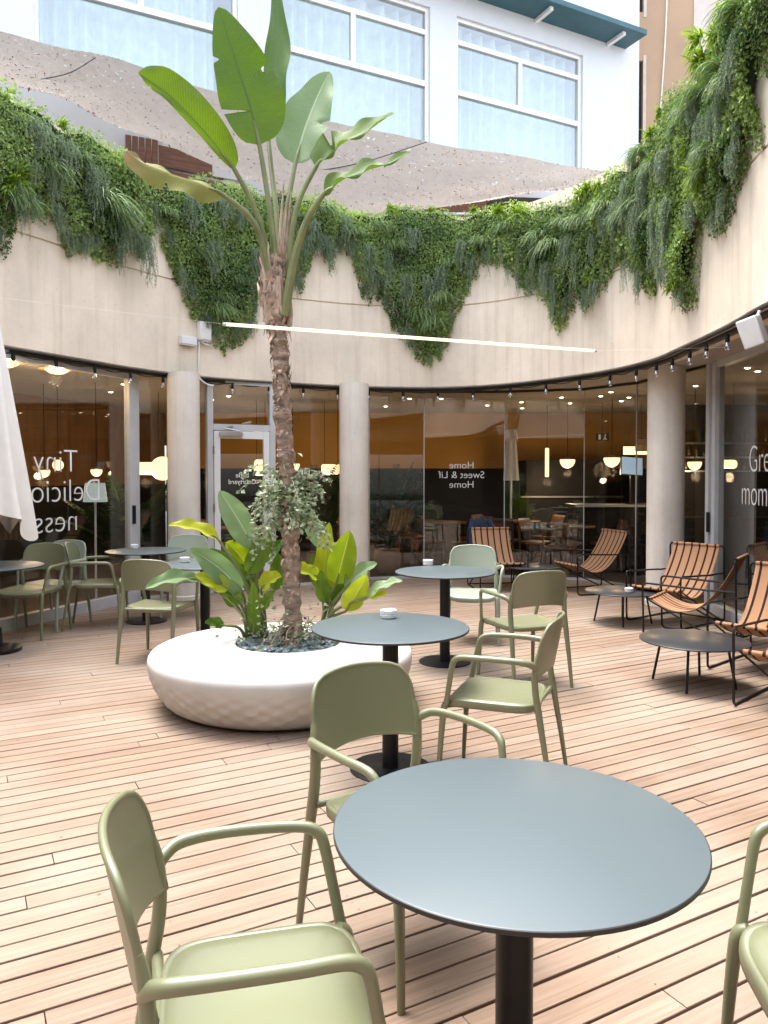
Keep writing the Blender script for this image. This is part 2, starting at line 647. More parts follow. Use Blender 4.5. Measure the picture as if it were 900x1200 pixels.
def stripe_mat():
    m, n, b, o = new_mat('striped_sling')
    uv = N(n, 'ShaderNodeUVMap')
    sx = N(n, 'ShaderNodeSeparateXYZ')
    n.links.new(uv.outputs[0], sx.inputs[0])
    ml = N(n, 'ShaderNodeMath', operation='MULTIPLY')
    ml.inputs[1].default_value = 6.0
    n.links.new(sx.outputs[1], ml.inputs[0])
    fr = N(n, 'ShaderNodeMath', operation='FRACT')
    n.links.new(ml.outputs[0], fr.inputs[0])
    su = N(n, 'ShaderNodeMath', operation='SUBTRACT')
    su.inputs[1].default_value = 0.5
    n.links.new(fr.outputs[0], su.inputs[0])
    ab = N(n, 'ShaderNodeMath', operation='ABSOLUTE')
    n.links.new(su.outputs[0], ab.inputs[0])
    rp = N(n, 'ShaderNodeValToRGB')
    rp.color_ramp.interpolation = 'CONSTANT'
    e = rp.color_ramp.elements
    e[0].position = 0.0
    e[0].color = (0.035, 0.015, 0.012, 1)
    e[1].position = 0.115
    e[1].color = (0.40, 0.225, 0.125, 1)
    n.links.new(ab.outputs[0], rp.inputs[0])
    # heathered yarn
    nz = N(n, 'ShaderNodeTexNoise')
    nz.inputs['Scale'].default_value = 60
    mp = N(n, 'ShaderNodeMapping')
    mp.inputs['Scale'].default_value = (0.6, 3, 1)
    n.links.new(uv.outputs[0], mp.inputs[0])
    n.links.new(mp.outputs[0], nz.inputs['Vector'])
    r2 = N(n, 'ShaderNodeValToRGB')
    r2.color_ramp.elements[0].color = (0.75, 0.72, 0.7, 1)
    r2.color_ramp.elements[1].color = (1.15, 1.15, 1.15, 1)
    n.links.new(nz.outputs[0], r2.inputs[0])
    mu = N(n, 'ShaderNodeMix', data_type='RGBA', blend_type='MULTIPLY')
    mu.inputs[0].default_value = 0.8
    n.links.new(rp.outputs[0], mu.inputs[6])
    n.links.new(r2.outputs[0], mu.inputs[7])
    n.links.new(mu.outputs[2], b.inputs['Base Color'])
    b.inputs['Roughness'].default_value = 0.9
    b.inputs['Specular IOR Level'].default_value = 0.2
    return m

DECK_ANG = RAD(28.8)
M = {}
M['deck'] = deck_mat()
M['under'] = plain('under_deck', (0.02, 0.015, 0.012), 0.9)
M['render'] = render_mat('weathered_render', (0.80, 0.69, 0.56), 0.42, 0.5)
M['concrete'] = render_mat('pillar_concrete', (0.72, 0.665, 0.59), 0.35, 0.4)
M['ceiling'] = plain('ceiling_plaster', (0.42, 0.37, 0.32), 0.9, var=0.06)
M['floor_in'] = plain('interior_floor', (0.045, 0.034, 0.026), 0.35, var=0.25, scale=2)
M['terrace'] = plain('terrace_screed', (0.30, 0.28, 0.26), 0.9, var=0.15, scale=1)
M['ochre'] = plain('ochre_plaster', (0.50, 0.275, 0.065), 0.85, var=0.12, scale=1.2)
M['brown_wall'] = plain('brown_plaster', (0.17, 0.085, 0.03), 0.85, var=0.3, scale=2.5, stretch=(3, 3, 0.5))
M['black_panel'] = plain('black_panelling', (0.010, 0.010, 0.011), 0.7, var=0.3, stretch=(12, 12, 0.4), spec=0.2)
M['glass'] = glass_mat('window_glass', (0.86, 0.86, 0.84), 0.052)
M['alu'] = plain('painted_aluminium', (0.52, 0.53, 0.54), 0.38, 0.0, var=0.05, spec=0.6)
M['white_paint'] = plain('white_paint', (0.74, 0.74, 0.73), 0.45, var=0.04)
M['black_metal'] = plain('black_powder_coat', (0.009, 0.009, 0.010), 0.42, 0.0, var=0.2, scale=20, spec=0.3)
M['dark_trim'] = plain('dark_trim', (0.03, 0.026, 0.024), 0.6)
M['steel'] = plain('brushed_steel', (0.5, 0.5, 0.5), 0.3, 1.0, var=0.08)
M['letters'] = plain('white_vinyl', (0.8, 0.8, 0.78), 0.5, var=0.02)
M['olive'] = plain('olive_resin', (0.172, 0.182, 0.10), 0.36, 0.0, var=0.05, scale=2, bump=0.03, bscale=300, spec=1.0, rvar=0.02, detail=2)
M['sage'] = plain('pale_sage_resin', (0.30, 0.345, 0.27), 0.42, 0.0, var=0.05, scale=3, bump=0.04, bscale=300)
M['laminate'] = plain('grey_laminate', (0.088, 0.115, 0.126), 0.36, 0.0, var=0.03, scale=1.2, spec=0.5, rvar=0.01, detail=1)
M['tabletop_edge'] = plain('laminate_edge', (0.022, 0.022, 0.024), 0.5)
M['planter'] = plain('white_fibre_cement', (0.54, 0.525, 0.50), 0.7, var=0.06, scale=4, bump=0.06, bscale=80)
M['sling'] = stripe_mat()
M['trunk'] = plain('fibrous_bark', (0.27, 0.195, 0.145), 0.9, var=0.5, scale=14, bump=0.9, bscale=45, stretch=(1, 1, 2.2))
M['husk'] = plain('dry_leaf_sheath', (0.42, 0.31, 0.235), 0.85, var=0.45, scale=30, bump=0.5, bscale=40, stretch=(1, 1, 0.3))
M['stem'] = plain('green_stem', (0.17, 0.19, 0.075), 0.45, var=0.25, scale=8)
M['leaf'] = foliage('strelitzia_leaf', (0.04, 0.10, 0.016), (0.12, 0.195, 0.026), 0.32, 0.5, True, 0.22, (0.06, 0.10, 0.03))
M['leaf_pale'] = foliage('strelitzia_leaf_pale', (0.15, 0.25, 0.11), (0.27, 0.37, 0.20), 0.3, 0.36, True, 0.25, (0.36, 0.45, 0.3))
M['leaf_lime'] = foliage('strelitzia_leaf_lime', (0.20, 0.29, 0.03), (0.44, 0.47, 0.04), 0.4, 0.36, True, 0.12, (0.42, 0.45, 0.12))
M['leaf_dry'] = foliage('strelitzia_leaf_dry', (0.27, 0.17, 0.11), (0.21, 0.225, 0.04), 0.3, 0.55, True, 0.12, (0.2, 0.16, 0.06))
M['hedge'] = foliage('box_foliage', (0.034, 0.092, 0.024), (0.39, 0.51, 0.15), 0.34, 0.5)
M['vine'] = foliage('grey_green_foliage', (0.085, 0.14, 0.07), (0.31, 0.38, 0.25), 0.25, 0.55)
M['grass'] = foliage('drooping_blades', (0.05, 0.11, 0.03), (0.25, 0.34, 0.13), 0.25, 0.45)
M['fern'] = foliage('lime_fern', (0.11, 0.20, 0.025), (0.29, 0.39, 0.05), 0.35, 0.45)
M['kentia'] = foliage('kentia_leaf', (0.016, 0.05, 0.016), (0.05, 0.10, 0.03), 0.2, 0.4)
M['ivy'] = foliage('variegated_ivy', (0.07, 0.13, 0.05), (0.44, 0.50, 0.34), 0.2, 0.5)
M['mat'] = plain('dark_planting_mat', (0.018, 0.03, 0.011), 0.95)
M['pebble'] = plain('blue_grey_pebble', (0.085, 0.115, 0.125), 0.4, var=0.6, scale=9)
M['canvas'] = plain('cream_canvas', (0.80, 0.77, 0.72), 0.9, var=0.04, bump=0.05, bscale=200)
M['wood_slat'] = plain('red_brown_slat', (0.16, 0.075, 0.05), 0.6, var=0.3, scale=3, stretch=(1, 1, 8))
M['wood_in'] = plain('interior_wood', (0.15, 0.075, 0.04), 0.5, var=0.25)
M['porcelain'] = plain('white_porcelain', (0.78, 0.77, 0.74), 0.25, var=0.03)
M['facade'] = plain('white_facade', (0.60, 0.635, 0.675), 0.75, var=0.03, scale=1.5)
M['teal'] = plain('teal_canopy', (0.03, 0.10, 0.125), 0.5, var=0.15)
M['curtain'] = plain('pale_teal_curtain', (0.50, 0.60, 0.585), 0.9, var=0.12)
M['fac_glass'] = glass_mat('facade_glass', (0.91, 0.96, 0.96), 0.18)
M['beige'] = plain('orange_beige_render', (0.40, 0.275, 0.18), 0.9, var=0.1, scale=0.8)
M['grey_wall'] = plain('grey_stone_band', (0.55, 0.48, 0.44), 0.9, var=0.08)
M['shutter'] = plain('grey_shutter', (0.30, 0.34, 0.33), 0.7, var=0.1, stretch=(1, 1, 14))
M['warm'] = emitter('warm_lamp_glass', (1.0, 0.64, 0.34), 0.55)
M['warm_soft'] = emitter('warm_lamp_dish', (1.0, 0.66, 0.34), 0.6)
M['led'] = emitter('led_tube', (1.0, 0.82, 0.58), 0.30)  # glow of the bar that stands for a reflected line of light
M['spot'] = emitter('downlight_lens', (1.0, 0.8, 0.55), 3.0)
M['screen'] = emitter('screen_glow', (0.45, 0.62, 0.80), 0.16)
M['bulb'] = glass_mat('bulb_glass', (0.85, 0.85, 0.85), 0.25)
M['bottle'] = plain('dark_bottle', (0.05, 0.06, 0.03), 0.12, var=0.4, spec=0.8)
M['blue_cloth'] = plain('blue_shirt', (0.05, 0.13, 0.32), 0.8)
M['skin'] = plain('skin', (0.40, 0.24, 0.17), 0.55, var=0.05)
M['hair'] = plain('dark_hair', (0.02, 0.014, 0.01), 0.6)
M['terracotta'] = plain('woven_pot', (0.22, 0.13, 0.07), 0.8, var=0.3, bump=0.4, bscale=60)
# ================================================================== the courtyard's plan
HS = 2.76                                       # height of the soffit edge
edge_px = [(0, 405), (50, 413.5), (100, 422), (160, 432), (240, 442), (330, 448.5), (415, 453), (500, 454.5), (560, 452.5),
           (620, 447.5), (700, 436.5), (760, 423), (800, 406.5), (850, 383), (900, 355)]
W0 = [at_z(x, y, HS) for x, y in edge_px]
W0 = [Vector((p.x, p.y, 0)) for p in W0]
W0 = [Vector((-5.2, 2.8, 0)), Vector((-4.62, 5.3, 0))] + W0
W0 += [Vector(p) for p in ((2.72, 4.3, 0), (2.72, 2.8, 0), (2.8, 1.0, 0), (2.5, -1.2, 0), (1.3, -2.8, 0), (-1.5, -3.3, 0),
                           (-3.8, -2.3, 0), (-5.1, 0.0, 0))]
WC = catmull(W0, 14, closed=True)
nW = len(WC)
# arc length, outward normals (the loop runs clockwise seen from above: left -> far -> right)
WN = []
for i in range(nW):
    t = (WC[(i + 1) % nW] - WC[i - 1]).normalized()
    WN.append(Vector((-t.y, t.x, 0)))
WS = [0.0]
for i in range(1, nW):
    WS.append(WS[-1] + (WC[i] - WC[i - 1]).length)

def wall_hit(px, py):
    """(arc length, height) where the sight line of the pixel first meets the courtyard wall"""
    d = ray(px, py)
    best = None
    for i in range(nW - 1):
        a, b = WC[i], WC[i + 1]
        e = b - a
        den = d.x * e.y - d.y * e.x
        if abs(den) < 1e-9: continue
        t = (a.x * e.y - a.y * e.x) / den
        u = (a.x * d.y - a.y * d.x) / den
        if t > 0.5 and 0 <= u < 1 and (best is None or t < best[0]):
            best = (t, WS[i] + u * e.length, EYE + d.z * t)
    return best[1:] if best else None

def wall_at(s, off=0.0, z=0.0):
    """point at arc length s, `off` metres out from the wall face into the courtyard"""
    s = max(0.0, min(WS[-1] - 1e-4, s))
    lo, hi = 0, nW - 1
    while hi - lo > 1:
        m = (lo + hi) // 2
        if WS[m] <= s: lo = m
        else: hi = m
    u = (s - WS[lo]) / max(1e-9, WS[hi] - WS[lo])
    p = WC[lo].lerp(WC[hi], u)
    n = WN[lo].lerp(WN[hi], u).normalized()
    q = p - n * off
    return Vector((q.x, q.y, z)), -n

g_px = [(0, 740), (155, 705)]
GL1 = at_z(0, 740); GL2 = at_z(157, 704.5)
GL0 = GL1 + (GL1 - GL2) * 1.25
GD0 = at_z(243, 694.5); GD1 = at_z(322, 689)
GP = [at_z(400, 682), at_z(433, 679), at_z(497, 676.5), at_z(591, 676.5), at_z(684, 680), at_z(745, 689)]
GR0 = at_z(833, 715)
GR1 = Vector((3.62, 7.1, 0)); GR2 = Vector((3.62, 5.3, 0)); GR3 = Vector((3.62, 3.3, 0))
G = [GL0, GL1, GL2, GD0, GD1] + GP + [GR0, GR1, GR2, GR3]
rear = [Vector(p) for p in ((3.6, 0.5, 0), (3.2, -2.2, 0), (1.4, -3.9, 0), (-1.6, -4.3, 0), (-4.4, -3.2, 0), (-6.0, 0, 0), (-6.1, 3.0, 0))]
GLOOP = G + rear

# ------------------------------------------------------------------ ground, deck, floors
mb = MB()
mb.grid(lambda u, v: Vector(((u - 0.5) * 90, (v - 0.5) * 90 + 6, -0.05)), 2, 2)
tag(mb.build('ground', M['under']), kind='structure')

da = Vector((math.cos(DECK_ANG), math.sin(DECK_ANG), 0))
dn = Vector((-da.y, da.x, 0))
BW = 0.0975
def clip_line(c):
    hits = []
    m = len(GLOOP)
    for i in range(m):
        a, b = GLOOP[i], GLOOP[(i + 1) % m]
        fa, fb = a.dot(dn) - c, b.dot(dn) - c
        if (fa < 0) != (fb < 0):
            u = fa / (fa - fb)
            hits.append(a.lerp(b, u).dot(da))
    hits.sort()
    return [(hits[i], hits[i + 1]) for i in range(0, len(hits) - 1, 2)]
mb = MB()
rr = random.Random(3)
k0, k1 = int(min(p.dot(dn) for p in GLOOP) / BW) - 1, int(max(p.dot(dn) for p in GLOOP) / BW) + 1
for k in range(k0, k1):
    c = k * BW
    for (t0, t1) in clip_line(c + BW / 2):
        t = t0 - rr.uniform(0, 2.4)
        while t < t1:
            L = rr.choice((2.4, 3.0, 3.6, 4.2))
            a, b = max(t, t0), min(t + L - 0.004, t1)
            t += L
            if b - a < 0.05: continue
            gap = rr.uniform(0.007, 0.0125)
            dz = rr.uniform(-0.0012, 0.0012)
            prof = [(gap, -0.03), (gap, -0.002), (gap + 0.0015, 0), (BW - 0.0015, 0), (BW, -0.002), (BW, -0.03)]
            v = []
            for q in (a, b):
                for (o, z) in prof:
                    p = da * q + dn * (c + o)
                    v.append((p.x, p.y, z + dz))
            f = [(i, i + 1, i + 7, i + 6) for i in range(5)] + [(5, 4, 3, 2, 1, 0), (6, 7, 8, 9, 10, 11)]
            mb.add(v, f)
deck = mb.build('deck', M['deck'], angle=20)
sb = MB()
for k in range(k0, k1):                          # screw heads over the joists
    c = k * BW
    for (t0, t1) in clip_line(c + BW / 2):
        j = math.ceil(t0 / 0.6) * 0.6
        while j < t1:
            for o_ in (0.028, 0.078):
                if rr.random() < 0.25: continue
                p = da * (j + rr.uniform(-0.006, 0.006)) + dn * (c + o_)
                if p.y < 0.8 or p.y > 8: continue
                sb.add([(p.x + 0.0028 * math.cos(q), p.y + 0.0028 * math.sin(q), 0.0016) for q in (0, 1.05, 2.1, 3.14, 4.19, 5.24)], [(0, 1, 2, 3, 4, 5)])
            j += 0.6
tag(sb.build('deck_screws', M['wood_in']), kind='structure')
tag(deck, kind='structure')

def ring(pts, z, rad, cen=Vector((0, 4, 0))):
    v, f = [], []
    m = len(pts)
    for p in pts:
        v.append((p.x, p.y, z))
    for p in pts:
        d = (Vector((p.x, p.y, 0)) - cen).normalized()
        q = cen + d * rad
        v.append((q.x, q.y, z))
    for i in range(m):
        j = (i + 1) % m
        f.append((i, j, m + j, m + i))
    return v, f
mb = MB()
mb.add(*ring(GLOOP, -0.006, 30))
tag(mb.build('interior_floor', M['floor_in']), kind='structure')
mb = MB()
back = [WC[i] + WN[i] * 0.28 for i in range(nW)]
mb.add(*ring(back, 2.775, 30))
tag(mb.build('ceiling', M['ceiling']), kind='structure')
mb = MB()
mb.add(*ring(back, 4.95, 45))
tag(mb.build('terrace', M['terrace']), kind='structure')

# ------------------------------------------------------------------ the wall above
def sweep_wall(prof, idx=None):
    """profile of (offset outward, z) carried round the wall's plan"""
    v, f = [], []
    m = len(prof)
    for i in range(nW):
        for (o, z) in prof:
            p = WC[i] + WN[i] * o
            v.append((p.x, p.y, z))
    for i in range(nW):
        j = (i + 1) % nW
        for k in range(m):
            l = (k + 1) % m
            f.append((i * m + k, i * m + l, j * m + l, j * m + k))
    return v, f
GZ = 3.895
mb = MB()
mb.add(*sweep_wall([(0.02, 2.75), (0.0, 2.775), (0.0, GZ - 0.008), (0.022, GZ - 0.004), (0.022, GZ + 0.012), (0.0, GZ + 0.016),
                    (0.0, 5.12), (0.3, 5.12), (0.3, 2.75)]))
wall = mb.build('courtyard_wall', M['render'])
tag(wall, 'curved cream rendered wall above the glazing, overgrown with green along its top', 'wall')
mb = MB()
mb.add(*sweep_wall([(-0.012, 2.742), (-0.012, 2.757), (0.03, 2.757), (0.03, 2.742)]))
mb.build('drip_trim', M['dark_trim'], wall)
mb = MB()
mb.add(*sweep_wall([(0.06, 2.712), (0.06, 2.745), (0.12, 2.745), (0.12, 2.712)]))
mb.build('soffit_rail', M['dark_trim'], wall)

# ------------------------------------------------------------------ pillars
def pillar(px, d, r, label):
    p = at_y(px, 560, d)
    b = MB()
    prof = [(0, 0.0), (r + 0.012, 0.0), (r + 0.012, 0.05), (r, 0.058)]
    prof += [(r, 0.058 + (2.772 - 0.058) * i / 6) for i in range(1, 7)]
    b.lathe(prof, 48)
    o = b.build('pillar', M['concrete'])
    o.location = (p.x, p.y, 0)
    tag(o, label, 'pillar', 'round pillars round the courtyard')
    return o
pillar(215.5, 9.45, 0.195, 'round pale concrete pillar left of the white glazed door')
pillar(415, 10.55, 0.2, 'round pale concrete pillar right behind the tall palm')
pillar(780, 9.0, 0.21, 'thick round pale pillar behind the striped lounge chairs')

# ------------------------------------------------------------------ glazing
def empty_at(P): return Vector((P.x, P.y, 0))
def pane(name, label, A, B, z0=0.03, z1=2.77, joint=True, group=None, rail=True, cat='window'):
    o = thing(name, label, cat, (A.x, A.y, 0), 0, group)
    b = MB(); b.wallbox(A, B, z0, z1, 0.012)
    b.build('glass_sheet', M['glass'], o, origin=A)
    if rail:
        b = MB(); b.wallbox(A, B, -0.004, z0 + 0.004, 0.05)
        b.build('bottom_rail', M['alu'], o, origin=A)
        b = MB(); b.wallbox(A, B, 2.74, 2.773, 0.045)
        b.build('top_rail', M['dark_trim'], o, origin=A)
    if joint:
        b = MB()
        d = (B - A).normalized()
        b.wallbox(B - d * 0.010, B, z0, 2.74, 0.02)
        b.build('joint_strip', M['alu'], o, origin=A)
    return o

def letter(o, A, B, px, py, lines, size, spacing, mirrored=True, bold=0.0, stretch=1.0):
    d = (B - A).normalized()
    n = Vector((d.y, -d.x, 0))                   # towards the courtyard
    if n.dot(Vector((0, 0, 0)) - A) < 0: n = -n
    P = on_plane(px, py, A + n * 0.012, n)
    b = MB()
    put_text(b, lines, size, spacing, P, d, mirrored, bold, stretch)
    t = b.build('lettering', M['letters'], o, origin=o.location, angle=None)
    return P

GG = 'frameless glass panes round the courtyard'
mid = GL0.lerp(GL2, 0.5)
# big framed window at the left
o = thing('framed_window', 'large aluminium framed window with big white lettering behind the floor lamp', 'window', (GL2.x, GL2.y, 0))
b = MB(); b.wallbox(GL0, GL2, 0.115, 2.77, 0.012); b.build('glass_sheet', M['glass'], o, origin=GL2)
b = MB(); b.wallbox(GL0, GL2, -0.004, 0.12, 0.10); b.build('sill', M['alu'], o, origin=GL2)
b = MB(); b.wallbox(GL0, GL2, 2.66, 2.772, 0.07); b.build('top_rail', M['alu'], o, origin=GL2)
dl = (GL2 - GL0).normalized()
b = MB()
b.wallbox(GL2 - dl * 0.10, GL2 - dl * 0.005, 0.121, 2.659, 0.08)
b.wallbox(GL2 + dl * 0.005, GL2 + dl * 0.085, -0.003, 2.76, 0.06)
b.build('frame', M['alu'], o, origin=GL2)
nl = Vector((dl.y, -dl.x, 0))
b = MB()
q = GL2 - dl * 0.05 + nl * 0.055
b.box((q.x, q.y, 1.05), (0.03, 0.03, 0.22), math.atan2(dl.y, dl.x))
b.build('handle', M['black_metal'], o, origin=GL2)
for (t_) in ():                        # inner stiles of the sliding leaves
    c = GL0.lerp(GL2, t_)
    b = MB(); b.wallbox(c - dl * 0.03, c + dl * 0.03, 0.121, 2.659, 0.05, -0.08); b.build('mullion', M['alu'], o, origin=GL2)
letter(o, GL0, GL2, 66, 553, ['Tiny', 'Delicious', 'ness'], 0.355, 0.318, True, -0.006, 1.0)

pane('glass_pane', 'narrow glass pane beside the left pillar', GL2 + dl * 0.09, GD0, group=GG)

# white door with its transom
dd = (GD1 - GD0).normalized(); nd = Vector((dd.y, -dd.x, 0)); Ld = (GD1 - GD0).length
def dpt(t): return GD0 + dd * t
o = thing('glazed_door', 'white framed glazed door with closer and mirrored lettering', 'door', (GD0.x, GD0.y, 0))
b = MB()
b.wallbox(dpt(0.0), dpt(0.075), 0, 2.77, 0.10)
b.wallbox(dpt(Ld - 0.075), dpt(Ld), 0, 2.77, 0.10)
b.wallbox(dpt(0.077), dpt(Ld - 0.077), 2.105, 2.185, 0.10)
b.wallbox(dpt(0.077), dpt(Ld - 0.077), 2.70, 2.77, 0.10)
b.build('frame', M['alu'], o, origin=GD0)
b = MB(); b.wallbox(dpt(0.076), dpt(Ld - 0.076), 2.186, 2.699, 0.012); b.build('transom_pane', M['glass'], o, origin=GD0)
lf = MB()
lf.wallbox(dpt(0.085), dpt(0.165), 0.012, 2.095, 0.055, -0.03)
lf.wallbox(dpt(Ld - 0.165), dpt(Ld - 0.085), 0.012, 2.095, 0.055, -0.03)
lf.wallbox(dpt(0.167), dpt(Ld - 0.167), 2.0, 2.095, 0.054, -0.03)
lf.wallbox(dpt(0.167), dpt(Ld - 0.167), 0.012, 0.13, 0.054, -0.03)
leaf_o = lf.build('door_leaf', M['white_paint'], o, origin=GD0)
b = MB(); b.wallbox(dpt(0.166), dpt(Ld - 0.166), 0.131, 1.999, 0.01, -0.03); b.build('pane', M['glass'], leaf_o, origin=GD0)
b = MB()
q = dpt(0.30) + nd * 0.085
b.box((q.x, q.y, 2.055), (0.30, 0.045, 0.05), math.atan2(dd.y, dd.x))
q0, q1 = dpt(0.42) + nd * 0.11, dpt(0.2) + nd * 0.12
b.tube([(q0.x, q0.y, 2.09), (q1.x, q1.y, 2.13), (dpt(0.36).x, dpt(0.36).y - 0.08, 2.15)], 0.011, 8)
b.build('door_closer', M['steel'], leaf_o, origin=GD0)
b = MB()
q = dpt(Ld - 0.125) + nd * 0.10
b.tube([(q.x, q.y, 0.93), (q.x, q.y, 1.25)], 0.013, 8)
for z in (0.97, 1.21):
    r_ = q - nd * 0.06
    b.tube([(q.x, q.y, z), (r_.x, r_.y, z)], 0.008, 6)
b.build('handle', M['steel'], leaf_o, origin=GD0)
for z in (0.35, 1.1, 1.85):
    b = MB(); q = dpt(0.08) + nd * 0.062
    b.tube([(q.x, q.y, z - 0.05), (q.x, q.y, z + 0.05)], 0.012, 8)
    b.build('hinge', M['steel'], leaf_o, origin=GD0)
letter(o, GD0 + nd * 0.03, GD1 + nd * 0.03, 284, 559.5, ['Little', 'Courtyard'], 0.088, 0.085, True)

o = pane('glass_pane', 'glass pane with small mirrored house lettering behind the palm trunk', GD1, GP[0], group=GG)
P = letter(o, GD1, GP[0], 371, 557.5, ['Casa Lif'], 0.155, 0.1, True)
b = MB(); dq = (GP[0] - GD1).normalized()
q = on_plane(369, 565.5, P, Vector((dq.y, -dq.x, 0)))
b.wallbox(q - dq * 0.055, q + dq * 0.055, q.z - 0.008, q.z + 0.008, 0.004)
b.build('lettering_rule', M['letters'], o, origin=GD1)
pane('glass_pane', 'short glass pane hidden behind the middle pillar', GP[0], GP[1], group=GG)
pane('glass_pane', 'glass pane just right of the middle pillar, a leafy plant behind it', GP[1], GP[2], group=GG)
o = pane('glass_pane', 'glass pane with three lines of mirrored white serif lettering', GP[2], GP[3], group=GG)
letter(o, GP[2], GP[3], 541, 549, ['Home', 'Sweet & Lif', 'Home'], 0.148, 0.143, True, -0.0015, 1.0)
pane('glass_pane', 'glass pane with a lit half globe pendant and a long tube lamp behind it', GP[3], GP[4], group=GG)
pane('glass_pane', 'glass pane left of the thick right pillar, exit sign behind it', GP[4], GP[5], group=GG)
pane('glass_pane', 'tall glass pane between the thick right pillar and the aluminium upright', GP[5], GR0, group=GG)

o = thing('framed_window', 'aluminium framed window with large forward lettering behind the lounge chairs', 'window', (GR0.x, GR0.y, 0))
dr = (GR1 - GR0).normalized()
b = MB()
b.wallbox(GR0 - dr * 0.02, GR0 + dr * 0.07, 0.0, 2.77, 0.14, 0.0)
b.wallbox(GR0 + dr * 0.10, GR0 + dr * 0.20, 0.0, 2.77, 0.10, 0.0)
b.build('frame', M['alu'], o, origin=GR0)
b = MB(); b.wallbox(GR0 + dr * 0.071, GR0 + dr * 0.099, 0.0, 2.76, 0.08); b.build('gasket', M['black_metal'], o, origin=GR0)
b = MB(); b.wallbox(GR0 + dr * 0.201, GR1, 0.09, 2.70, 0.012); b.build('glass_sheet', M['glass'], o, origin=GR0)
b = MB(); b.wallbox(GR0 + dr * 0.201, GR3, -0.004, 0.10, 0.12); b.build('sill', M['alu'], o, origin=GR0)
b = MB(); b.wallbox(GR0 + dr * 0.201, GR1, 2.70, 2.772, 0.08); b.build('top_rail', M['alu'], o, origin=GR0)
nr = Vector((dr.y, -dr.x, 0))
b = MB(); q = GR0 + dr * 0.085 + nr * 0.075
b.box((q.x, q.y, 1.0), (0.03, 0.03, 0.22), math.atan2(dr.y, dr.x)); b.build('handle', M['black_metal'], o, origin=GR0)
letter(o, GR0, GR1, 897, 553, ['Green', 'moments'], 0.385, 0.33, False, -0.007, 0.74)
pane('glass_pane', 'glass pane at the far right beyond the lounge chairs', GR1, GR2, group=GG)
pane('glass_pane', 'glass pane nearest the viewer on the right hand side', GR2, GR3, group=GG)

# the plain rear part of the ground floor, behind the viewer
mb = MB()
chain = [GR3] + rear + [GL0]
for a, b_ in zip(chain[:-1], chain[1:]):
    mb.wallbox(a, b_, -0.004, 2.76, 0.2, 0.1)
tag(mb.build('rear_wall', M['dark_trim']), 'plain dark wall closing the courtyard at its near end', 'wall')

# ------------------------------------------------------------------ the rooms behind the glass
def room_wall(label, A, B, split=1.66, up='ochre'):
    A, B = Vector(A), Vector(B)
    o = thing('room_wall', label, 'wall', (A.x, A.y, 0))
    b = MB(); b.wallbox(A, B, split, 2.776, 0.12); b.build('upper_wall', M[up], o, origin=A)
    b = MB(); b.wallbox(A, B, -0.007, split - 0.001, 0.14); b.build('wall_panelling', M['black_panel'], o, origin=A)
    return o
room_wall('ochre and black rear wall of the dining room, seen through the glass', (-4.4, 15.6, 0), (8.2, 15.6, 0))
room_wall('brown wall beyond the left hand window', (-8.4, 3, 0), (-4.5, 15.6, 0), 1.35, 'brown_wall')
room_wall('dark side wall behind the bar', (8.2, 15.5, 0), (8.2, 2.5, 0), 2.5)

# ------------------------------------------------------------------ white building behind
FC = at_y(745, 557, 17.0); FC = Vector((FC.x, FC.y, 0))
fu = Vector((-math.cos(RAD(26.7)), -math.sin(RAD(26.7)), 0))       # runs left along the facade
fn = Vector((-fu.y, fu.x, 0))
if fn.y > 0: fn = -fn
def fac(px, py):
    P = on_plane(px, py, FC, fn)
    return (P - FC).dot(fu), P.z
def fp(t, z, o=0.0):
    q = FC + fu * t + fn * o
    return Vector((q.x, q.y, z))
frz = math.atan2(fu.y, fu.x)
def fbox(b, t0, t1, z0, z1, o0, o1, mi=0):
    c = fp((t0 + t1) / 2, (z0 + z1) / 2, (o0 + o1) / 2)
    b.box(c, (t1 - t0, o1 - o0, z1 - z0), frz, mi)
zT = fac(535, 18)[1]; zM1 = fac(535, 45)[1]; zM2 = fac(535, 105)[1]
zB = zM2 - (zM1 - zM2) * 1.35
aR = fac(683, 100)[0]; aL = fac(535, 100)[0]; bR = fac(504, 100)[0]
WW = aL - aR; PW = bR - aL
STOREY = (zT - zB) + 1.15
bld = thing('apartment_building', 'white apartment building with wide teal tinted windows behind the shade net', 'building', (FC.x, FC.y, 0), 0)
LEN = aR + 6 * (WW + PW) + 1.0
ZT = zB + STOREY + 1.5
cols = [(aR + i * (WW + PW), aR + i * (WW + PW) + WW) for i in range(6)]
rows = [(zB + STOREY * k, zT + STOREY * k) for k in range(-1, 1)] + [(zB + STOREY, zB + STOREY + 1.1)]
b = MB()
# masonry round the openings
ts = [0.0] + [x for c in cols for x in c] + [LEN]
for i in range(0, len(ts), 2):
    fbox(b, ts[i], ts[i + 1], 4.94, ZT, -0.3, 0.0)
zs = [4.94] + [x for r in rows for x in r if x > 4.94] + [ZT]
if rows[0][0] <= 4.94: zs = [rows[0][1]] + [x for r in rows[1:] for x in r] + [ZT]
for (c0, c1) in cols:
    for i in range(0, len(zs) - 1, 2):
        fbox(b, c0 + 0.001, c1 - 0.001, zs[i], zs[i + 1], -0.29, -0.002)
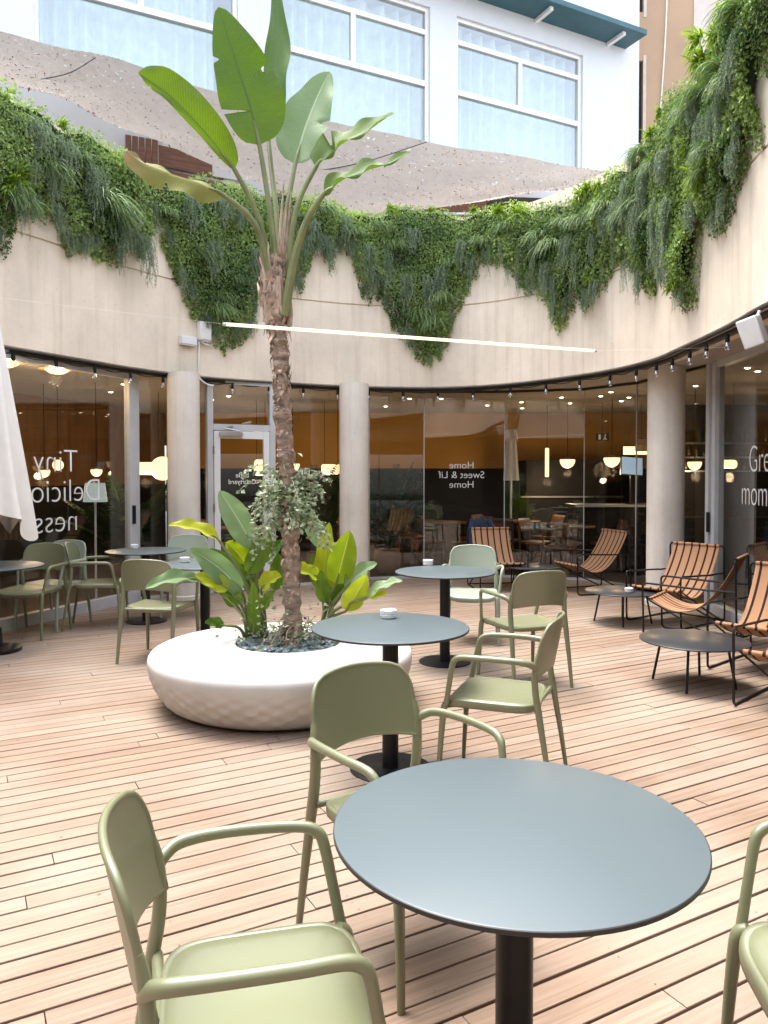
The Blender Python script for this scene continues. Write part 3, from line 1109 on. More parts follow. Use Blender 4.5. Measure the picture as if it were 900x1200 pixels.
# roof, sides, back
fbox(b, 0, LEN, ZT, ZT + 0.25, -6.0, 0.15)
fbox(b, 0.0, 0.3, 4.94, ZT - 0.002, -6.0, -0.301)
fbox(b, LEN - 0.3, LEN, 4.94, ZT - 0.002, -6.0, -0.301)
fbox(b, 0.301, LEN - 0.301, 4.94, ZT - 0.003, -6.0, -5.8)
b.build('wall', M['facade'], bld, origin=FC)
for ri, (r0, r1) in enumerate(rows):
    for (c0, c1) in cols:
        h = r1 - r0
        m1, m2 = r1 - (zT - zM1), r1 - (zT - zM2)
        fr = MB()
        fw = 0.07
        fbox(fr, c0, c1, r1 - fw, r1, -0.16, -0.06)
        fbox(fr, c0, c1, r0, r0 + fw, -0.16, -0.06)
        fbox(fr, c0, c0 + fw, r0 + fw, r1 - fw, -0.16, -0.06)
        fbox(fr, c1 - fw, c1, r0 + fw, r1 - fw, -0.16, -0.06)
        if m2 > r0 + 0.2: fbox(fr, c0 + fw, c1 - fw, m1 - 0.06, m1 + 0.03, -0.15, -0.065)
        if m2 > r0 + 0.2: fbox(fr, c0 + fw, c1 - fw, m2 - 0.06, m2 + 0.04, -0.15, -0.055)
        cm = (c0 + c1) / 2
        fbox(fr, cm - 0.045, cm + 0.045, m2 + 0.041 if m2 > r0 + 0.2 else r0 + fw, m1 - 0.061 if m2 > r0 + 0.2 else r1 - fw, -0.14, -0.07)
        w_ = fr.build('window', M['white_paint'], bld, origin=FC)
        g_ = MB(); fbox(g_, c0 + fw, c1 - fw, r0 + fw, r1 - fw, -0.118, -0.108)
        g_.build('pane', M['fac_glass'], w_, origin=FC)
        cu = MB()
        ph = rr.uniform(0, 6)
        drawn = rr.choice((0.0, 0.0, 0.0, 0.1))
        def cfn(u, v, c0=c0, c1=c1, r0=r0, r1=r1, ph=ph, drawn=drawn):
            t = c0 + (c1 - c0) * (drawn + (1 - drawn) * u)
            return fp(t, r0 + 0.02 + (r1 - r0 - 0.06) * v, -0.40 + 0.10 * math.sin(u * 62 + ph + 3 * math.sin(u * 7)) * (0.7 + 0.3 * v))
        cu.grid(cfn, 220, 2)
        cu.build('curtain', M['curtain'], w_, origin=FC)
# floor plates inside so that the rooms are not one shaft
b = MB()
for (r0, r1) in rows[:2]:
    fbox(b, 0.301, LEN - 0.301, r1 + 0.1, r1 + 0.3, -5.79, -0.31)
b.build('floor_plate', M['grey_wall'], bld, origin=FC)
# teal canopy over the nearest windows
aw0, aw1 = fac(733, 40)[0], fac(505, 0)[0]
za = fac(640, 27)[1]
b = MB()
fbox(b, aw0, LEN - 0.5, za, za + 0.10, 0.003, 0.62)
b.build('canopy', M['teal'], bld, origin=FC)
for px in (712, 628):
    t = fac(px, 30)[0]
    b = MB()
    fbox(b, t - 0.04, t + 0.04, za - 0.07, za - 0.002, 0.003, 0.5)
    b.build('canopy_bracket', M['white_paint'], bld, origin=FC)

# ------------------------------------------------------------------ orange-beige building at the right
YB = 18.4
def bx(px, py): return at_y(px, py, YB)
x0, x1 = bx(740, 100).x - 0.6, bx(845, 100).x
bo = thing('rendered_building', 'orange beige rendered building with a grey stone edge at the right', 'building', (x0, YB, 0))
wx0, wx1, wz0, wz1 = bx(747.5, 100).x - 0.30, bx(753.5, 100).x, bx(749, 186).z, bx(749, 71).z
wz2 = bx(749, 14).z
b = MB()
def yb(b, xa, xb, za_, zb_, y0=0.0, y1=0.6):
    b.box(((xa + xb) / 2, YB + (y0 + y1) / 2, (za_ + zb_) / 2), (xb - xa, y1 - y0, zb_ - za_))
xs = bx(812, 100).x
yb(b, x0, wx0, 4.94, 18); yb(b, wx1, xs, 4.94, 18)
yb(b, wx0, wx1, 4.94, wz0, 0.001); yb(b, wx0, wx1, wz1, wz2, 0.001)
yb(b, wx0, wx1, wz2 + 2.2, 18, 0.001)
b.build('wall', M['beige'], bo, origin=(x0, YB, 0))
b = MB(); yb(b, xs, x1 + 5, 4.94, 18, -0.03, 0.6); b.build('stone_band', M['grey_wall'], bo, origin=(x0, YB, 0))
for (za_, zb_) in ((wz0, wz1), (wz2, wz2 + 2.2)):
    b = MB(); yb(b, wx0, wx1, za_, zb_, 0.12, 0.16)
    for i in range(28):
        z = za_ + (zb_ - za_) * (i + 0.5) / 28
        b.box(((wx0 + wx1) / 2, YB + 0.10, z), (wx1 - wx0 - 0.02, 0.03, 0.05), 0, 0, 0.5)
    b.build('shutter', M['dark_trim'], bo, origin=(x0, YB, 0))
    b = MB(); yb(b, wx1 + 0.001, wx1 + 0.07, za_ - 0.12, zb_ + 0.12, -0.012, 0.1); b.build('window_surround', M['grey_wall'], bo, origin=(x0, YB, 0))
gw0, gw1, gz0 = bx(847, 30).x, bx(847, 30).x + 1.3, bx(850, 38).z
b = MB(); yb(b, gw0, gw1, gz0, gz0 + 1.8, -0.06, -0.031); b.build('roller_shutter', M['shutter'], bo, origin=(x0, YB, 0))
b = MB(); yb(b, gw0 - 0.06, gw0 - 0.001, gz0 - 0.05, gz0 + 1.85, -0.09, -0.031); yb(b, gw0, gw1, gz0 - 0.06, gz0 - 0.002, -0.09, -0.031)
b.build('shutter_frame', M['white_paint'], bo, origin=(x0, YB, 0))
b = MB()
c0, c1 = bx(783, -60), bx(772, 150)
b.tube([(c0.x, YB - 0.03, c0.z), ((c0.x + c1.x) / 2 + 0.03, YB - 0.04, (c0.z + c1.z) / 2), (c1.x, YB - 0.03, c1.z)], 0.016, 6, res=6)
b.build('cable', M['white_paint'], bo, origin=(x0, YB, 0))

# ------------------------------------------------------------------ terrace furniture behind the parapet
def slat_screen(name, label, P0, P1, z0, z1, n, vertical=False):
    P0, P1 = Vector((P0.x, P0.y, 0)), Vector((P1.x, P1.y, 0))
    o = thing(name, label, 'screen', (P0.x, P0.y, z0))
    d = (P1 - P0); L = d.length; d.normalize()
    b = MB()
    if vertical:
        for i in range(n):
            a = P0 + d * (L * i / n); c = P0 + d * (L * (i + 0.86) / n)
            b.wallbox(a, c, z0, z1, 0.03)
    else:
        for i in range(n):
            h = (z1 - z0) / n
            b.wallbox(P0, P1, z0 + h * i, z0 + h * (i + 0.86), 0.03)
    b.build('slats', M['wood_slat'], o, origin=(P0.x, P0.y, z0))
    for q in (P0 + d * 0.04, P1 - d * 0.04):
        b = MB(); b.wallbox(q - d * 0.04, q + d * 0.04, 4.95, z1 + 0.02, 0.07, 0.06)
        b.build('post', M['alu'], o, origin=(P0.x, P0.y, z0))
    return o
slat_screen('slat_screen', 'red brown slatted screen behind the palm and hedge', at_y(185, 190, 12.3), at_y(262, 215, 12.9), 4.95, at_y(185, 166, 12.3).z, 5)
slat_screen('slat_screen', 'short red brown screen of upright boards left of the palm', at_y(147, 170, 12.0), at_y(186, 180, 12.2), 4.95, at_y(150, 158, 12.0).z, 5, True)
slat_screen('slat_screen', 'red brown slatted screen under the right end of the net', at_y(470, 240, 12.9), at_y(570, 240, 12.9), 4.95, at_y(520, 226, 12.9).z, 4)
# pale eaves slab at the left and a low roof at the right, both half hidden by the net
b = MB()
pa = [at_y(-60, 78, 12.6), at_y(40, 100, 12.8), at_y(165, 150, 13.2)]
for a, c in zip(pa[:-1], pa[1:]):
    b.wallbox(a, c, 6.2, 7.6, 0.2)
ob = b.build('eaves_panel', M['facade']); tag(ob, 'pale blue white eaves panel between the net and the hedge', 'panel')
b = MB()
a, c = at_y(568, 240, 13.6), at_y(740, 215, 13.9)
b.wallbox(a, c, 4.95, 6.5, 0.2)
ob = b.build('terrace_kiosk', M['facade']); tag(ob, 'low white roof terrace block under the right tip of the net', 'kiosk')
b = MB(); b.wallbox(at_y(568, 240, 13.3), at_y(640, 240, 13.4), 5.1, at_y(600, 231, 13.3).z, 0.1)
b.build('opening', M['dark_trim'], ob)
# ================================================================== shade net
TIP = at_y(728, 207, 13.2)
up_px = [(-330, -45, 8.9), (-90, 14, 10.3), (0, 37, 10.9), (75, 55, 11.4), (150, 75, 11.9), (260, 108, 12.4), (350, 132, 12.7), (450, 157, 13.0), (530, 170, 13.1), (610, 184, 13.15), (680, 197, 13.2), (728, 206, 13.2)]
lo_px = [(-330, 0, 7.0), (-90, 78, 8.6), (0, 94, 9.2), (70, 116, 9.7), (130, 142, 10.2), (200, 172, 10.7), (280, 206, 11.2), (350, 236, 11.5), (420, 252, 11.6), (520, 242, 11.9), (620, 226, 12.4), (728, 209, 13.2)]
UPC = catmull([at_y(*p) for p in up_px], 8)
LOC = catmull([at_y(*p) for p in lo_px], 8)
m_, n_, b_, o_ = new_mat('camouflage_net')
tc = N(n_, 'ShaderNodeTexCoord')
vo = N(n_, 'ShaderNodeTexVoronoi'); vo.inputs['Scale'].default_value = 9.0; vo.inputs['Randomness'].default_value = 1.0
nz = N(n_, 'ShaderNodeTexNoise'); nz.inputs['Scale'].default_value = 7; nz.inputs['Detail'].default_value = 4
ad = N(n_, 'ShaderNodeMix', data_type='RGBA'); ad.inputs[0].default_value = 0.22
n_.links.new(tc.outputs['Object'], ad.inputs[6]); n_.links.new(tc.outputs['Object'], nz.inputs['Vector']); n_.links.new(nz.outputs['Color'], ad.inputs[7])
mpn = N(n_, 'ShaderNodeMapping'); mpn.inputs['Scale'].default_value = (1, 1, 2.0)
n_.links.new(ad.outputs[2], mpn.inputs[0])
n_.links.new(mpn.outputs[0], vo.inputs['Vector'])
lt = N(n_, 'ShaderNodeMath', operation='LESS_THAN'); lt.inputs[1].default_value = 0.155
n_.links.new(vo.outputs['Distance'], lt.inputs[0])
rp = N(n_, 'ShaderNodeValToRGB')
rp.color_ramp.elements[0].color = (0.50, 0.43, 0.37, 1); rp.color_ramp.elements[1].color = (0.63, 0.56, 0.49, 1)
n_.links.new(nz.outputs[0], rp.inputs[0]); n_.links.new(rp.outputs[0], b_.inputs['Base Color'])
b_.inputs['Roughness'].default_value = 0.9; b_.inputs['Specular IOR Level'].default_value = 0.1
tl = N(n_, 'ShaderNodeBsdfTranslucent'); n_.links.new(rp.outputs[0], tl.inputs[0])
mx = N(n_, 'ShaderNodeMixShader'); mx.inputs[0].default_value = 0.66
n_.links.new(b_.outputs[0], mx.inputs[1]); n_.links.new(tl.outputs[0], mx.inputs[2])
tp = N(n_, 'ShaderNodeBsdfTransparent'); m2 = N(n_, 'ShaderNodeMixShader')
n_.links.new(lt.outputs[0], m2.inputs[0]); n_.links.new(mx.outputs[0], m2.inputs[1]); n_.links.new(tp.outputs[0], m2.inputs[2])
n_.links.new(m2.outputs[0], o_.inputs[0])
M['net'] = m_
M['net_flap'] = plain('net_flap', (0.58, 0.51, 0.45), 0.9, var=0.3, spec=0.1)
nn = len(UPC) - 1
def net_pt(u, v):
    x = u * nn; i = min(int(x), nn - 1); f = x - i
    a = UPC[i].lerp(UPC[i + 1], f); c = LOC[i].lerp(LOC[i + 1], f)
    p = a.lerp(c, v)
    wgt = min(1.0, (a - c).length)
    p.z += wgt * (-0.10 * math.sin(math.pi * v) + 0.02 * math.sin(u * 41 + v * 9) + 0.015 * math.sin(u * 23 - v * 17))
    return p
net = thing('shade_net', 'grey beige camouflage shade net stretched above the hedge', 'net', (0, 11, 6.5))
b = MB(); b.grid(net_pt, 160, 30); b.build('net_sheet', M['net'], net, origin=(0, 11, 6.5))
b = MB()
r_ = random.Random(11)
for i in range(5200):                           # the cut flaps that curl out of the net
    u = r_.random(); v = r_.random() if i > 260 else r_.choice((0.0, 1.0)) + r_.uniform(-0.02, 0.02)
    p = net_pt(u, min(1, max(0, v)))
    s = r_.uniform(0.010, 0.027)
    e1 = Vector((r_.gauss(0, 1), r_.gauss(0, 1), r_.gauss(0, 0.5))).normalized()
    e2 = e1.cross(Vector((r_.gauss(0, 1), r_.gauss(0, 1), r_.gauss(0, 1)))).normalized()
    b.add([p - e1 * s, p + e2 * s * 0.6 - Vector((0, 0, 0.3 * s)), p + e1 * s - Vector((0, 0, s * 0.8)), p - e2 * s * 0.6], [(0, 1, 2, 3)], None, 1 if r_.random() < 0.22 else 0)
b.build('net_flaps', [M['net_flap'], M['wood_slat']], net, origin=(0, 11, 6.5))
b = MB()
cx_ = [at_y(330, 205, 11.9), at_y(420, 190, 12.4), at_y(500, 165, 12.9)]
b.tube([p - Vector((0, 0, 0.02)) for p in cx_], 0.008, 6, res=8)
cx_ = [at_y(30, 94, 9.9), at_y(80, 84, 10.6), at_y(112, 66, 11.4)]
b.tube([p - Vector((0, 0, 0.02)) for p in cx_], 0.008, 6, res=8)
b.build('net_cord', M['dark_trim'], net, origin=(0, 11, 6.5))

# ================================================================== green along the parapet
low_px = [(0, 290), (10, 275), (20, 256), (30, 241), (45, 246), (58, 255), (66, 262), (74, 288), (88, 286), (100, 286), (112, 297), (126, 306), (140, 296), (150, 276), (158, 290), (166, 300), (172, 258), (184, 270),
          (196, 298), (206, 330), (215, 350), (228, 366), (240, 382), (252, 398), (262, 405), (272, 404), (284, 396), (296, 372), (303, 340), (318, 330), (330, 325), (342, 322), (352, 335),
          (360, 318), (368, 282), (378, 288), (386, 318), (392, 292), (402, 288), (412, 296), (418, 330), (428, 352), (436, 338), (446, 350), (458, 376), (470, 388), (480, 402), (490, 418), (502, 424), (514, 416),
          (524, 398), (534, 370), (545, 350), (551, 328), (564, 310), (575, 304), (588, 304), (600, 314), (612, 330), (620, 342), (630, 334), (640, 340), (648, 366), (656, 382),
          (664, 372), (672, 360), (680, 344), (688, 358), (697, 345), (706, 334), (716, 322), (730, 300), (742, 306), (750, 322), (760, 330), (770, 338), (776, 300), (781, 280), (788, 326),
          (795, 342), (808, 352), (819, 348), (823, 290), (826, 240), (834, 255), (842, 262), (852, 268), (860, 240), (868, 215), (876, 200), (884, 160), (890, 150), (897, 165)]
hi_px = [(0, 108), (50, 132), (100, 160), (150, 190), (190, 208), (240, 215), (300, 222), (350, 232), (420, 248), (480, 248), (560, 247), (640, 240), (700, 220),
         (740, 192), (770, 162), (790, 120), (830, 78), (850, 40), (870, 5), (885, -30), (897, -60)]
LOWS = [wall_hit(*p) for p in low_px]
HIS = [wall_hit(*p) for p in hi_px]
LOWS = sorted([p for p in LOWS if p]); HIS = sorted([p for p in HIS if p])
sV0, sV1 = LOWS[0][0], LOWS[-1][0]
ls, lz = np.array([p[0] for p in LOWS]), np.array([p[1] for p in LOWS])
hs_, hz = np.array([p[0] for p in HIS]), np.array([p[1] for p in HIS])
def lower_z(s):
    s = np.asarray(s, dtype=float)
    inside = np.interp(s, ls, lz) + 0.06 * np.sin(s * 31) * np.sin(s * 13.7) + 0.05 * np.sin(s * 57 + 2)
    out = 4.15 + 0.35 * np.sin(s * 2.3) + 0.2 * np.sin(s * 5.1)
    return np.where((s < sV0) | (s > sV1), out, inside)
def upper_z(s):
    s = np.asarray(s, dtype=float)
    return np.clip(np.interp(s, hs_, hz), 5.0, 5.6) + 0.05 * np.sin(s * 4.3) + 0.03 * np.sin(s * 11)
print('visible hedge s', sV0, sV1, 'len', WS[-1], 'lower', lz.min(), lz.max(), 'upper', hz.min(), hz.max())

# wall lookup tables
_S = np.array(WS); _P = np.array([(p.x, p.y) for p in WC]); _N = -np.array([(p.x, p.y) for p in WN])
def wall_np(s):
    s = np.mod(s, WS[-1])
    x = np.interp(s, _S, _P[:, 0]); y = np.interp(s, _S, _P[:, 1])
    nx = np.interp(s, _S, _N[:, 0]); ny = np.interp(s, _S, _N[:, 1])
    l = np.hypot(nx, ny)
    return x, y, nx / l, ny / l

def bump_noise(s, z, k):
    r = np.random.default_rng(k)
    v = 0
    for i in range(9):
        fx, fz = r.uniform(1.5, 9), r.uniform(1.5, 9)
        v = v + np.sin(s * fx + z * fz * r.choice([-1, 1]) + r.uniform(0, 6))
    return v / 9 * 1.6

def leaves_mesh(name, mat, base, direc, side, nrm, L, Wd, tone, fold=0.25):
    """many small folded leaves as one mesh"""
    n = len(base)
    mid = base + direc * (L * 0.5)[:, None]
    a = base
    l = mid + side * (Wd * 0.5)[:, None] + nrm * (fold * Wd)[:, None]
    t = base + direc * L[:, None] - nrm * (0.12 * L)[:, None]
    r = mid - side * (Wd * 0.5)[:, None] + nrm * (fold * Wd)[:, None]
    V = np.stack([a, l, t, r], 1).reshape(-1, 3)
    idx = np.arange(n) * 4
    F = np.concatenate([np.stack([idx, idx + 1, idx + 2], 1), np.stack([idx, idx + 2, idx + 3], 1)])
    me = bpy.data.meshes.new(name)
    me.vertices.add(len(V)); me.vertices.foreach_set('co', V.astype(np.float32).ravel())
    me.loops.add(F.size); me.loops.foreach_set('vertex_index', F.astype(np.int32).ravel())
    me.polygons.add(len(F))
    me.polygons.foreach_set('loop_start', (np.arange(len(F)) * 3).astype(np.int32))
    me.polygons.foreach_set('loop_total', np.full(len(F), 3, dtype=np.int32))
    me.materials.append(mat)
    at = me.attributes.new('tone', 'FLOAT', 'POINT')
    at.data.foreach_set('value', np.repeat(tone, 4).astype(np.float32))
    me.update(); me.validate()
    o = bpy.data.objects.new(name, me)
    COL.objects.link(o)
    return o

def unit(v): return v / np.maximum(1e-9, np.linalg.norm(v, axis=1))[:, None]

# dark planting mat that the foliage grows from
b = MB()
sv = np.concatenate([np.arange(0, WS[-1], 0.045)])
vv, ff = [], []
for s in sv:
    x, y, nx, ny = wall_np(np.array([s]))
    zl = float(lower_z(np.linspace(s - 0.12, s + 0.12, 9)).max()) + 0.08; zh = float(upper_z(s)) - 0.04
    zl = min(zl, zh - 0.25)
    for k in range(9):
        z = zl + (zh - zl) * k / 8
        o = 0.03 + 0.06 * math.sin(math.pi * min(1, k / 8 + 0.1)) + 0.015 * math.sin(s * 9 + z * 13)
        vv.append((x[0] + nx[0] * o, y[0] + ny[0] * o, z))
    vv.append((x[0] - nx[0] * 0.22, y[0] - ny[0] * 0.22, zh - 0.02))
for i in range(len(sv) - 1):
    for k in range(9):
        a = i * 10 + k
        ff.append((a, a + 1, a + 11, a + 10))
b.add(vv, ff)
mat_o = b.build('planting_mat', M['mat'])
tag(mat_o, kind='stuff')

def make_hedge(n, s0, s1, seed, szl=1.0):
    r = np.random.default_rng(seed)
    s = r.uniform(s0, s1, n * 2)
    zl, zh = lower_z(s), upper_z(s)
    zz = r.uniform(3.0, 5.6, n * 2)
    ok = (zz > zl - 0.02 - 0.05 * r.random(n * 2)) & (zz < zh + 0.03)
    s, zz = s[ok], zz[ok]
    zl, zh = zl[ok], zh[ok]
    x, y, nx, ny = wall_np(s)
    cl = bump_noise(s, zz, 4)
    edge = np.clip((zz - zl) / 0.25, 0.15, 1)
    off = (0.06 + 0.11 * np.clip(0.5 + 0.7 * cl, 0, 1.2)) * edge + r.uniform(-0.03, 0.05, len(s))
    over = np.clip((zz - (zh - 0.22)) / 0.22, 0, 1)
    off -= over * r.uniform(0, 0.35, len(s))
    base = np.stack([x + nx * off, y + ny * off, zz], 1)
    nrm = np.stack([nx, ny, np.zeros_like(nx)], 1)
    tng = np.stack([-ny, nx, np.zeros_like(nx)], 1)
    up = np.zeros_like(nrm); up[:, 2] = 1
    a = r.uniform(0, 2 * np.pi, len(s))
    d = unit(tng * np.cos(a)[:, None] + up * (np.sin(a) - 0.35)[:, None] + nrm * r.uniform(0.1, 1.1, len(s))[:, None])
    side = unit(np.cross(d, nrm + 0.35 * r.normal(size=nrm.shape)))
    nn_ = unit(np.cross(side, d))
    species = bump_noise(s * 0.8, zz * 0.7, 12)
    L = r.uniform(0.022, 0.042, len(s)) * np.where(species > 0.35, 1.5, 1.0) * szl
    Wd = L * r.uniform(0.5, 0.8, len(s))
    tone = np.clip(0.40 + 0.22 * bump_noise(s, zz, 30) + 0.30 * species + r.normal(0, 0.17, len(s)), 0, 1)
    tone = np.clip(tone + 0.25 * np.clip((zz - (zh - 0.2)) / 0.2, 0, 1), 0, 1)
    return base, d, side, nn_, L, Wd, tone
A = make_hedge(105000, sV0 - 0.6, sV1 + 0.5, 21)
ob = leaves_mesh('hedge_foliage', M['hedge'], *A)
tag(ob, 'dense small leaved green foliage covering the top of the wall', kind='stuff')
# beyond the frame: coarser
parts = [make_hedge(9000, sV1 + 0.5, WS[-1], 22, 2.2)]
if sV0 > 0.7: parts.append(make_hedge(2500, 0.0, sV0 - 0.6, 23, 2.0))
A = [np.concatenate(q) for q in zip(*parts)]
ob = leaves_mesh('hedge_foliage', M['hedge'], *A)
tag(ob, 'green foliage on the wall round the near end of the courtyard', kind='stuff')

# ---- hanging plants one can tell apart
def strands_mesh(name, mat, seed, ns, length, spread, leafL, step, wav=0.03, depth=0.12):
    """trailing strands set with small leaves; local frame: x along the wall, -y out of it, z up, top at 0"""
    r = np.random.default_rng(seed)
    B, D = [], []
    for i in range(ns):
        x0 = r.normal(0, spread); y0 = -abs(r.normal(0.05, depth * 0.4)) - 0.03
        L = length * r.uniform(0.45, 1.0) * (1 - 0.4 * min(1, abs(x0) / (2.2 * spread)))
        ph = r.uniform(0, 6); sl = r.normal(0, 0.06)
        z = r.uniform(-0.05, 0.06)
        z0 = z
        while z > z0 - L:
            t = (z0 - z)
            x = x0 + wav * math.sin(t * 9 + ph) + sl * t
            y = y0 - 0.05 * math.sin(min(1, t / 0.2) * 1.57)
            for q in range(2):
                B.append((x, y, z))
                a = r.uniform(0, 6.28)
                D.append((math.cos(a) * 0.9, math.sin(a) * 0.9 - 0.2, -0.7 - r.random() * 0.5))
            z -= step * r.uniform(0.7, 1.3)
    B = np.array(B); D = unit(np.array(D))
    sd = unit(np.cross(D, r.normal(size=D.shape)))
    nr_ = unit(np.cross(sd, D))
    n = len(B)
    L = leafL * r.uniform(0.7, 1.3, n)
    return leaves_mesh(name, mat, B, D, sd, nr_, L, L * r.uniform(0.35, 0.55, n), np.clip(r.normal(0.5, 0.25, n) + 0.25 * (B[:, 2] < -0.5 * length), 0, 1))

def blades_mesh(name, mat, seed, nb, length, w, spreadx, up0=0.35, out0=0.5, fanned=False):
    r = random.Random(seed)
    b = MB(); tones = []
    for i in range(nb):
        x0 = r.gauss(0, spreadx)
        L = length * r.uniform(0.55, 1.1)
        az = r.gauss(0, 0.6)
        vx, vy, vz = math.sin(az) * 0.5, -out0 * r.uniform(0.5, 1.3), up0 * r.uniform(0.2, 1.4)
        if fanned:
            aa = r.uniform(0, 6.28)
            vx, vz = math.cos(aa) * 0.9, math.sin(aa) * 0.8 + 0.15
            vy = -r.uniform(0.3, 0.9)
        p = Vector((x0, r.uniform(-0.06, 0.0), r.uniform(-0.05, 0.05)))
        v = Vector((vx, vy, vz)).normalized()
        pts = [p.copy()]
        n = 6
        for k in range(n):
            p = p + v * (L / n)
            v = (v + Vector((0, 0.02, -(0.42 if not fanned else 0.2)))).normalized()
            pts.append(p.copy())
        verts, faces, uvs = [], [], []
        sd = Vector((r.gauss(0, 1), r.gauss(0, 0.5), r.gauss(0, 0.3)))
        for k, q in enumerate(pts):
            t = (pts[min(k + 1, n)] - pts[max(k - 1, 0)]).normalized()
            s_ = (sd - t * sd.dot(t)).normalized()
            ww = w * (0.45 + 0.55 * math.sin(math.pi * min(1, (k + 1) / n) ** 0.8)) if k < n else w * 0.06
            verts += [q - s_ * ww, q + s_ * ww]; uvs += [(k / n, 0), (k / n, 1)]
        for k in range(n):
            faces.append((2 * k, 2 * k + 1, 2 * k + 3, 2 * k + 2))
        tn = min(1, max(0, r.gauss(0.5, 0.22)))
        tones += [tn] * len(verts)
        b.add(verts, faces, uvs)
    return b.build(name, mat, attr=tones, angle=None)

vine_protos = [strands_mesh('trailing_plant', M['vine'], 100 + i, ns, L, sp, lf, st) for i, (ns, L, sp, lf, st) in enumerate(
    ((34, 0.75, 0.07, 0.022, 0.014), (26, 0.95, 0.06, 0.020, 0.014), (44, 0.55, 0.10, 0.026, 0.014), (16, 0.7, 0.04, 0.018, 0.013)))]
tuft_protos = [blades_mesh('drooping_grass', M['grass'], 200 + i, nb, L, w_, sp) for i, (nb, L, w_, sp) in enumerate(
    ((110, 0.52, 0.0055, 0.10), (90, 0.62, 0.007, 0.08), (130, 0.42, 0.005, 0.13)))]
fern_protos = [blades_mesh('lime_fern', M['fern'], 300 + i, nb, L, w_, 0.05, fanned=True) for i, (nb, L, w_) in enumerate(
    ((70, 0.26, 0.014), (55, 0.32, 0.017), (90, 0.20, 0.012)))]
used = set()
def place_plant(proto, s, z, off, sc, rz=0.0):
    P, nrm = wall_at(s, off, z)
    ang = math.atan2(nrm.y, nrm.x) + math.pi / 2 + rz
    if proto.name not in used:
        used.add(proto.name); o = proto
    else:
        o = proto.copy(); COL.objects.link(o)
    o.location = P; o.rotation_euler = (0, 0, ang); o.scale = (sc, sc, sc)
    return o
vine_px = [(95, 205, 1.0, 0), (60, 172, .8, 2), (152, 282, .75, 0), (164, 285, .75, 1), (30, 150, .7, 2), (128, 268, .7, 2), (215, 235, .9, 0), (240, 290, .9, 0),
           (255, 240, .7, 2), (205, 318, .6, 3), (276, 250, .6, 2), (296, 300, .8, 0), (358, 265, .7, 2), (350, 285, .6, 2), (384, 290, .8, 3), (402, 262, .7, 0), (432, 318, .75, 3),
           (428, 295, .8, 0), (452, 300, .8, 1), (474, 330, .9, 0), (500, 330, 1.0, 1), (520, 320, .8, 0), (480, 275, .7, 2), (545, 290, .7, 0), (596, 290, .6, 3), (580, 292, .4, 3),
           (617, 298, .55, 3), (634, 290, .6, 1), (652, 315, .8, 0), (660, 330, .7, 1), (688, 300, .8, 3), (676, 285, .8, 0), (708, 280, .7, 0), (724, 252, .8, 2), (738, 242, .9, 0),
           (750, 215, .9, 1), (765, 245, 1.0, 0), (775, 205, .9, 2), (792, 235, 1.1, 1), (806, 235, 1.2, 1), (800, 180, .9, 2), (840, 175, .7, 0), (848, 140, .8, 2), (862, 130, .8, 0),
           (872, 105, .8, 1), (884, 70, .8, 2), (892, 40, .8, 0), (836, 118, .7, 2), (8, 225, .8, 0), (20, 195, .6, 2), (45, 205, .7, 0), (760, 180, .7, 2)]
for i, (px, py, sc, k) in enumerate(vine_px):
    h = wall_hit(px, py)
    if not h: continue
    o = place_plant(vine_protos[k], h[0], h[1] + 0.03, 0.12, sc * (0.75 if px > 700 else 0.92), random.uniform(-.2, .2))
    tag(o, 'grey green trailing plant hanging from the foliage on the curved wall', 'hanging plant', 'grey green trailing plants on the wall', 'thing')
rv = random.Random(31)
for q in range(64):                              # short trailing ends all along the ragged lower edge
    s_ = sV0 + (sV1 - sV0) * (q + rv.uniform(-.4, .4)) / 64
    zl_ = float(lower_z(s_))
    o = place_plant(vine_protos[rv.choice((0, 2, 3, 3))], s_, zl_ + rv.uniform(0.06, 0.22), 0.07, rv.uniform(0.28, 0.62), rv.uniform(-.2, .2))
    tag(o, 'grey green trailing plant hanging from the foliage on the curved wall', 'hanging plant', 'grey green trailing plants on the wall', 'thing')
tuft_px = [(50, 205, .8, 0), (110, 240, 1.1, 1), (122, 255, 1.0, 0), (8, 240, 1.0, 2), (80, 185, .7, 2), (185, 250, .7, 2), (248, 365, .8, 1), (252, 350, .7, 0), (275, 330, .7, 2), (312, 300, .7, 0),
           (225, 300, .7, 0), (460, 290, .8, 2), (490, 372, .8, 0), (505, 380, .7, 1), (515, 350, .7, 1), (530, 310, .7, 2), (568, 285, .6, 0), (600, 268, .8, 2), (640, 280, .8, 0), (655, 290, .8, 1),
           (690, 262, .8, 0), (720, 245, .9, 1), (745, 255, .9, 0), (756, 240, .9, 2), (770, 180, .9, 1), (785, 195, .9, 0), (812, 150, .8, 2), (825, 130, .8, 0), (842, 110, .9, 1),
           (856, 175, .9, 0), (866, 80, .9, 1), (880, 95, .9, 0), (890, 10, .9, 1), (846, 205, .7, 1), (780, 250, .8, 2), (735, 270, .7, 2), (668, 262, .7, 2), (345, 255, .6, 2), (375, 250, .7, 0), (410, 275, .8, 2), (440, 268, .7, 0)]
for i, (px, py, sc, k) in enumerate(tuft_px):
    h = wall_hit(px, py)
    if not h: continue
    o = place_plant(tuft_protos[k], h[0], h[1], 0.11, sc * (0.62 if px > 700 else 0.8), random.uniform(-.3, .3))
    tag(o, 'tuft of long drooping green blades growing out of the wall foliage', 'grass tuft', 'drooping grass tufts on the wall', 'thing')
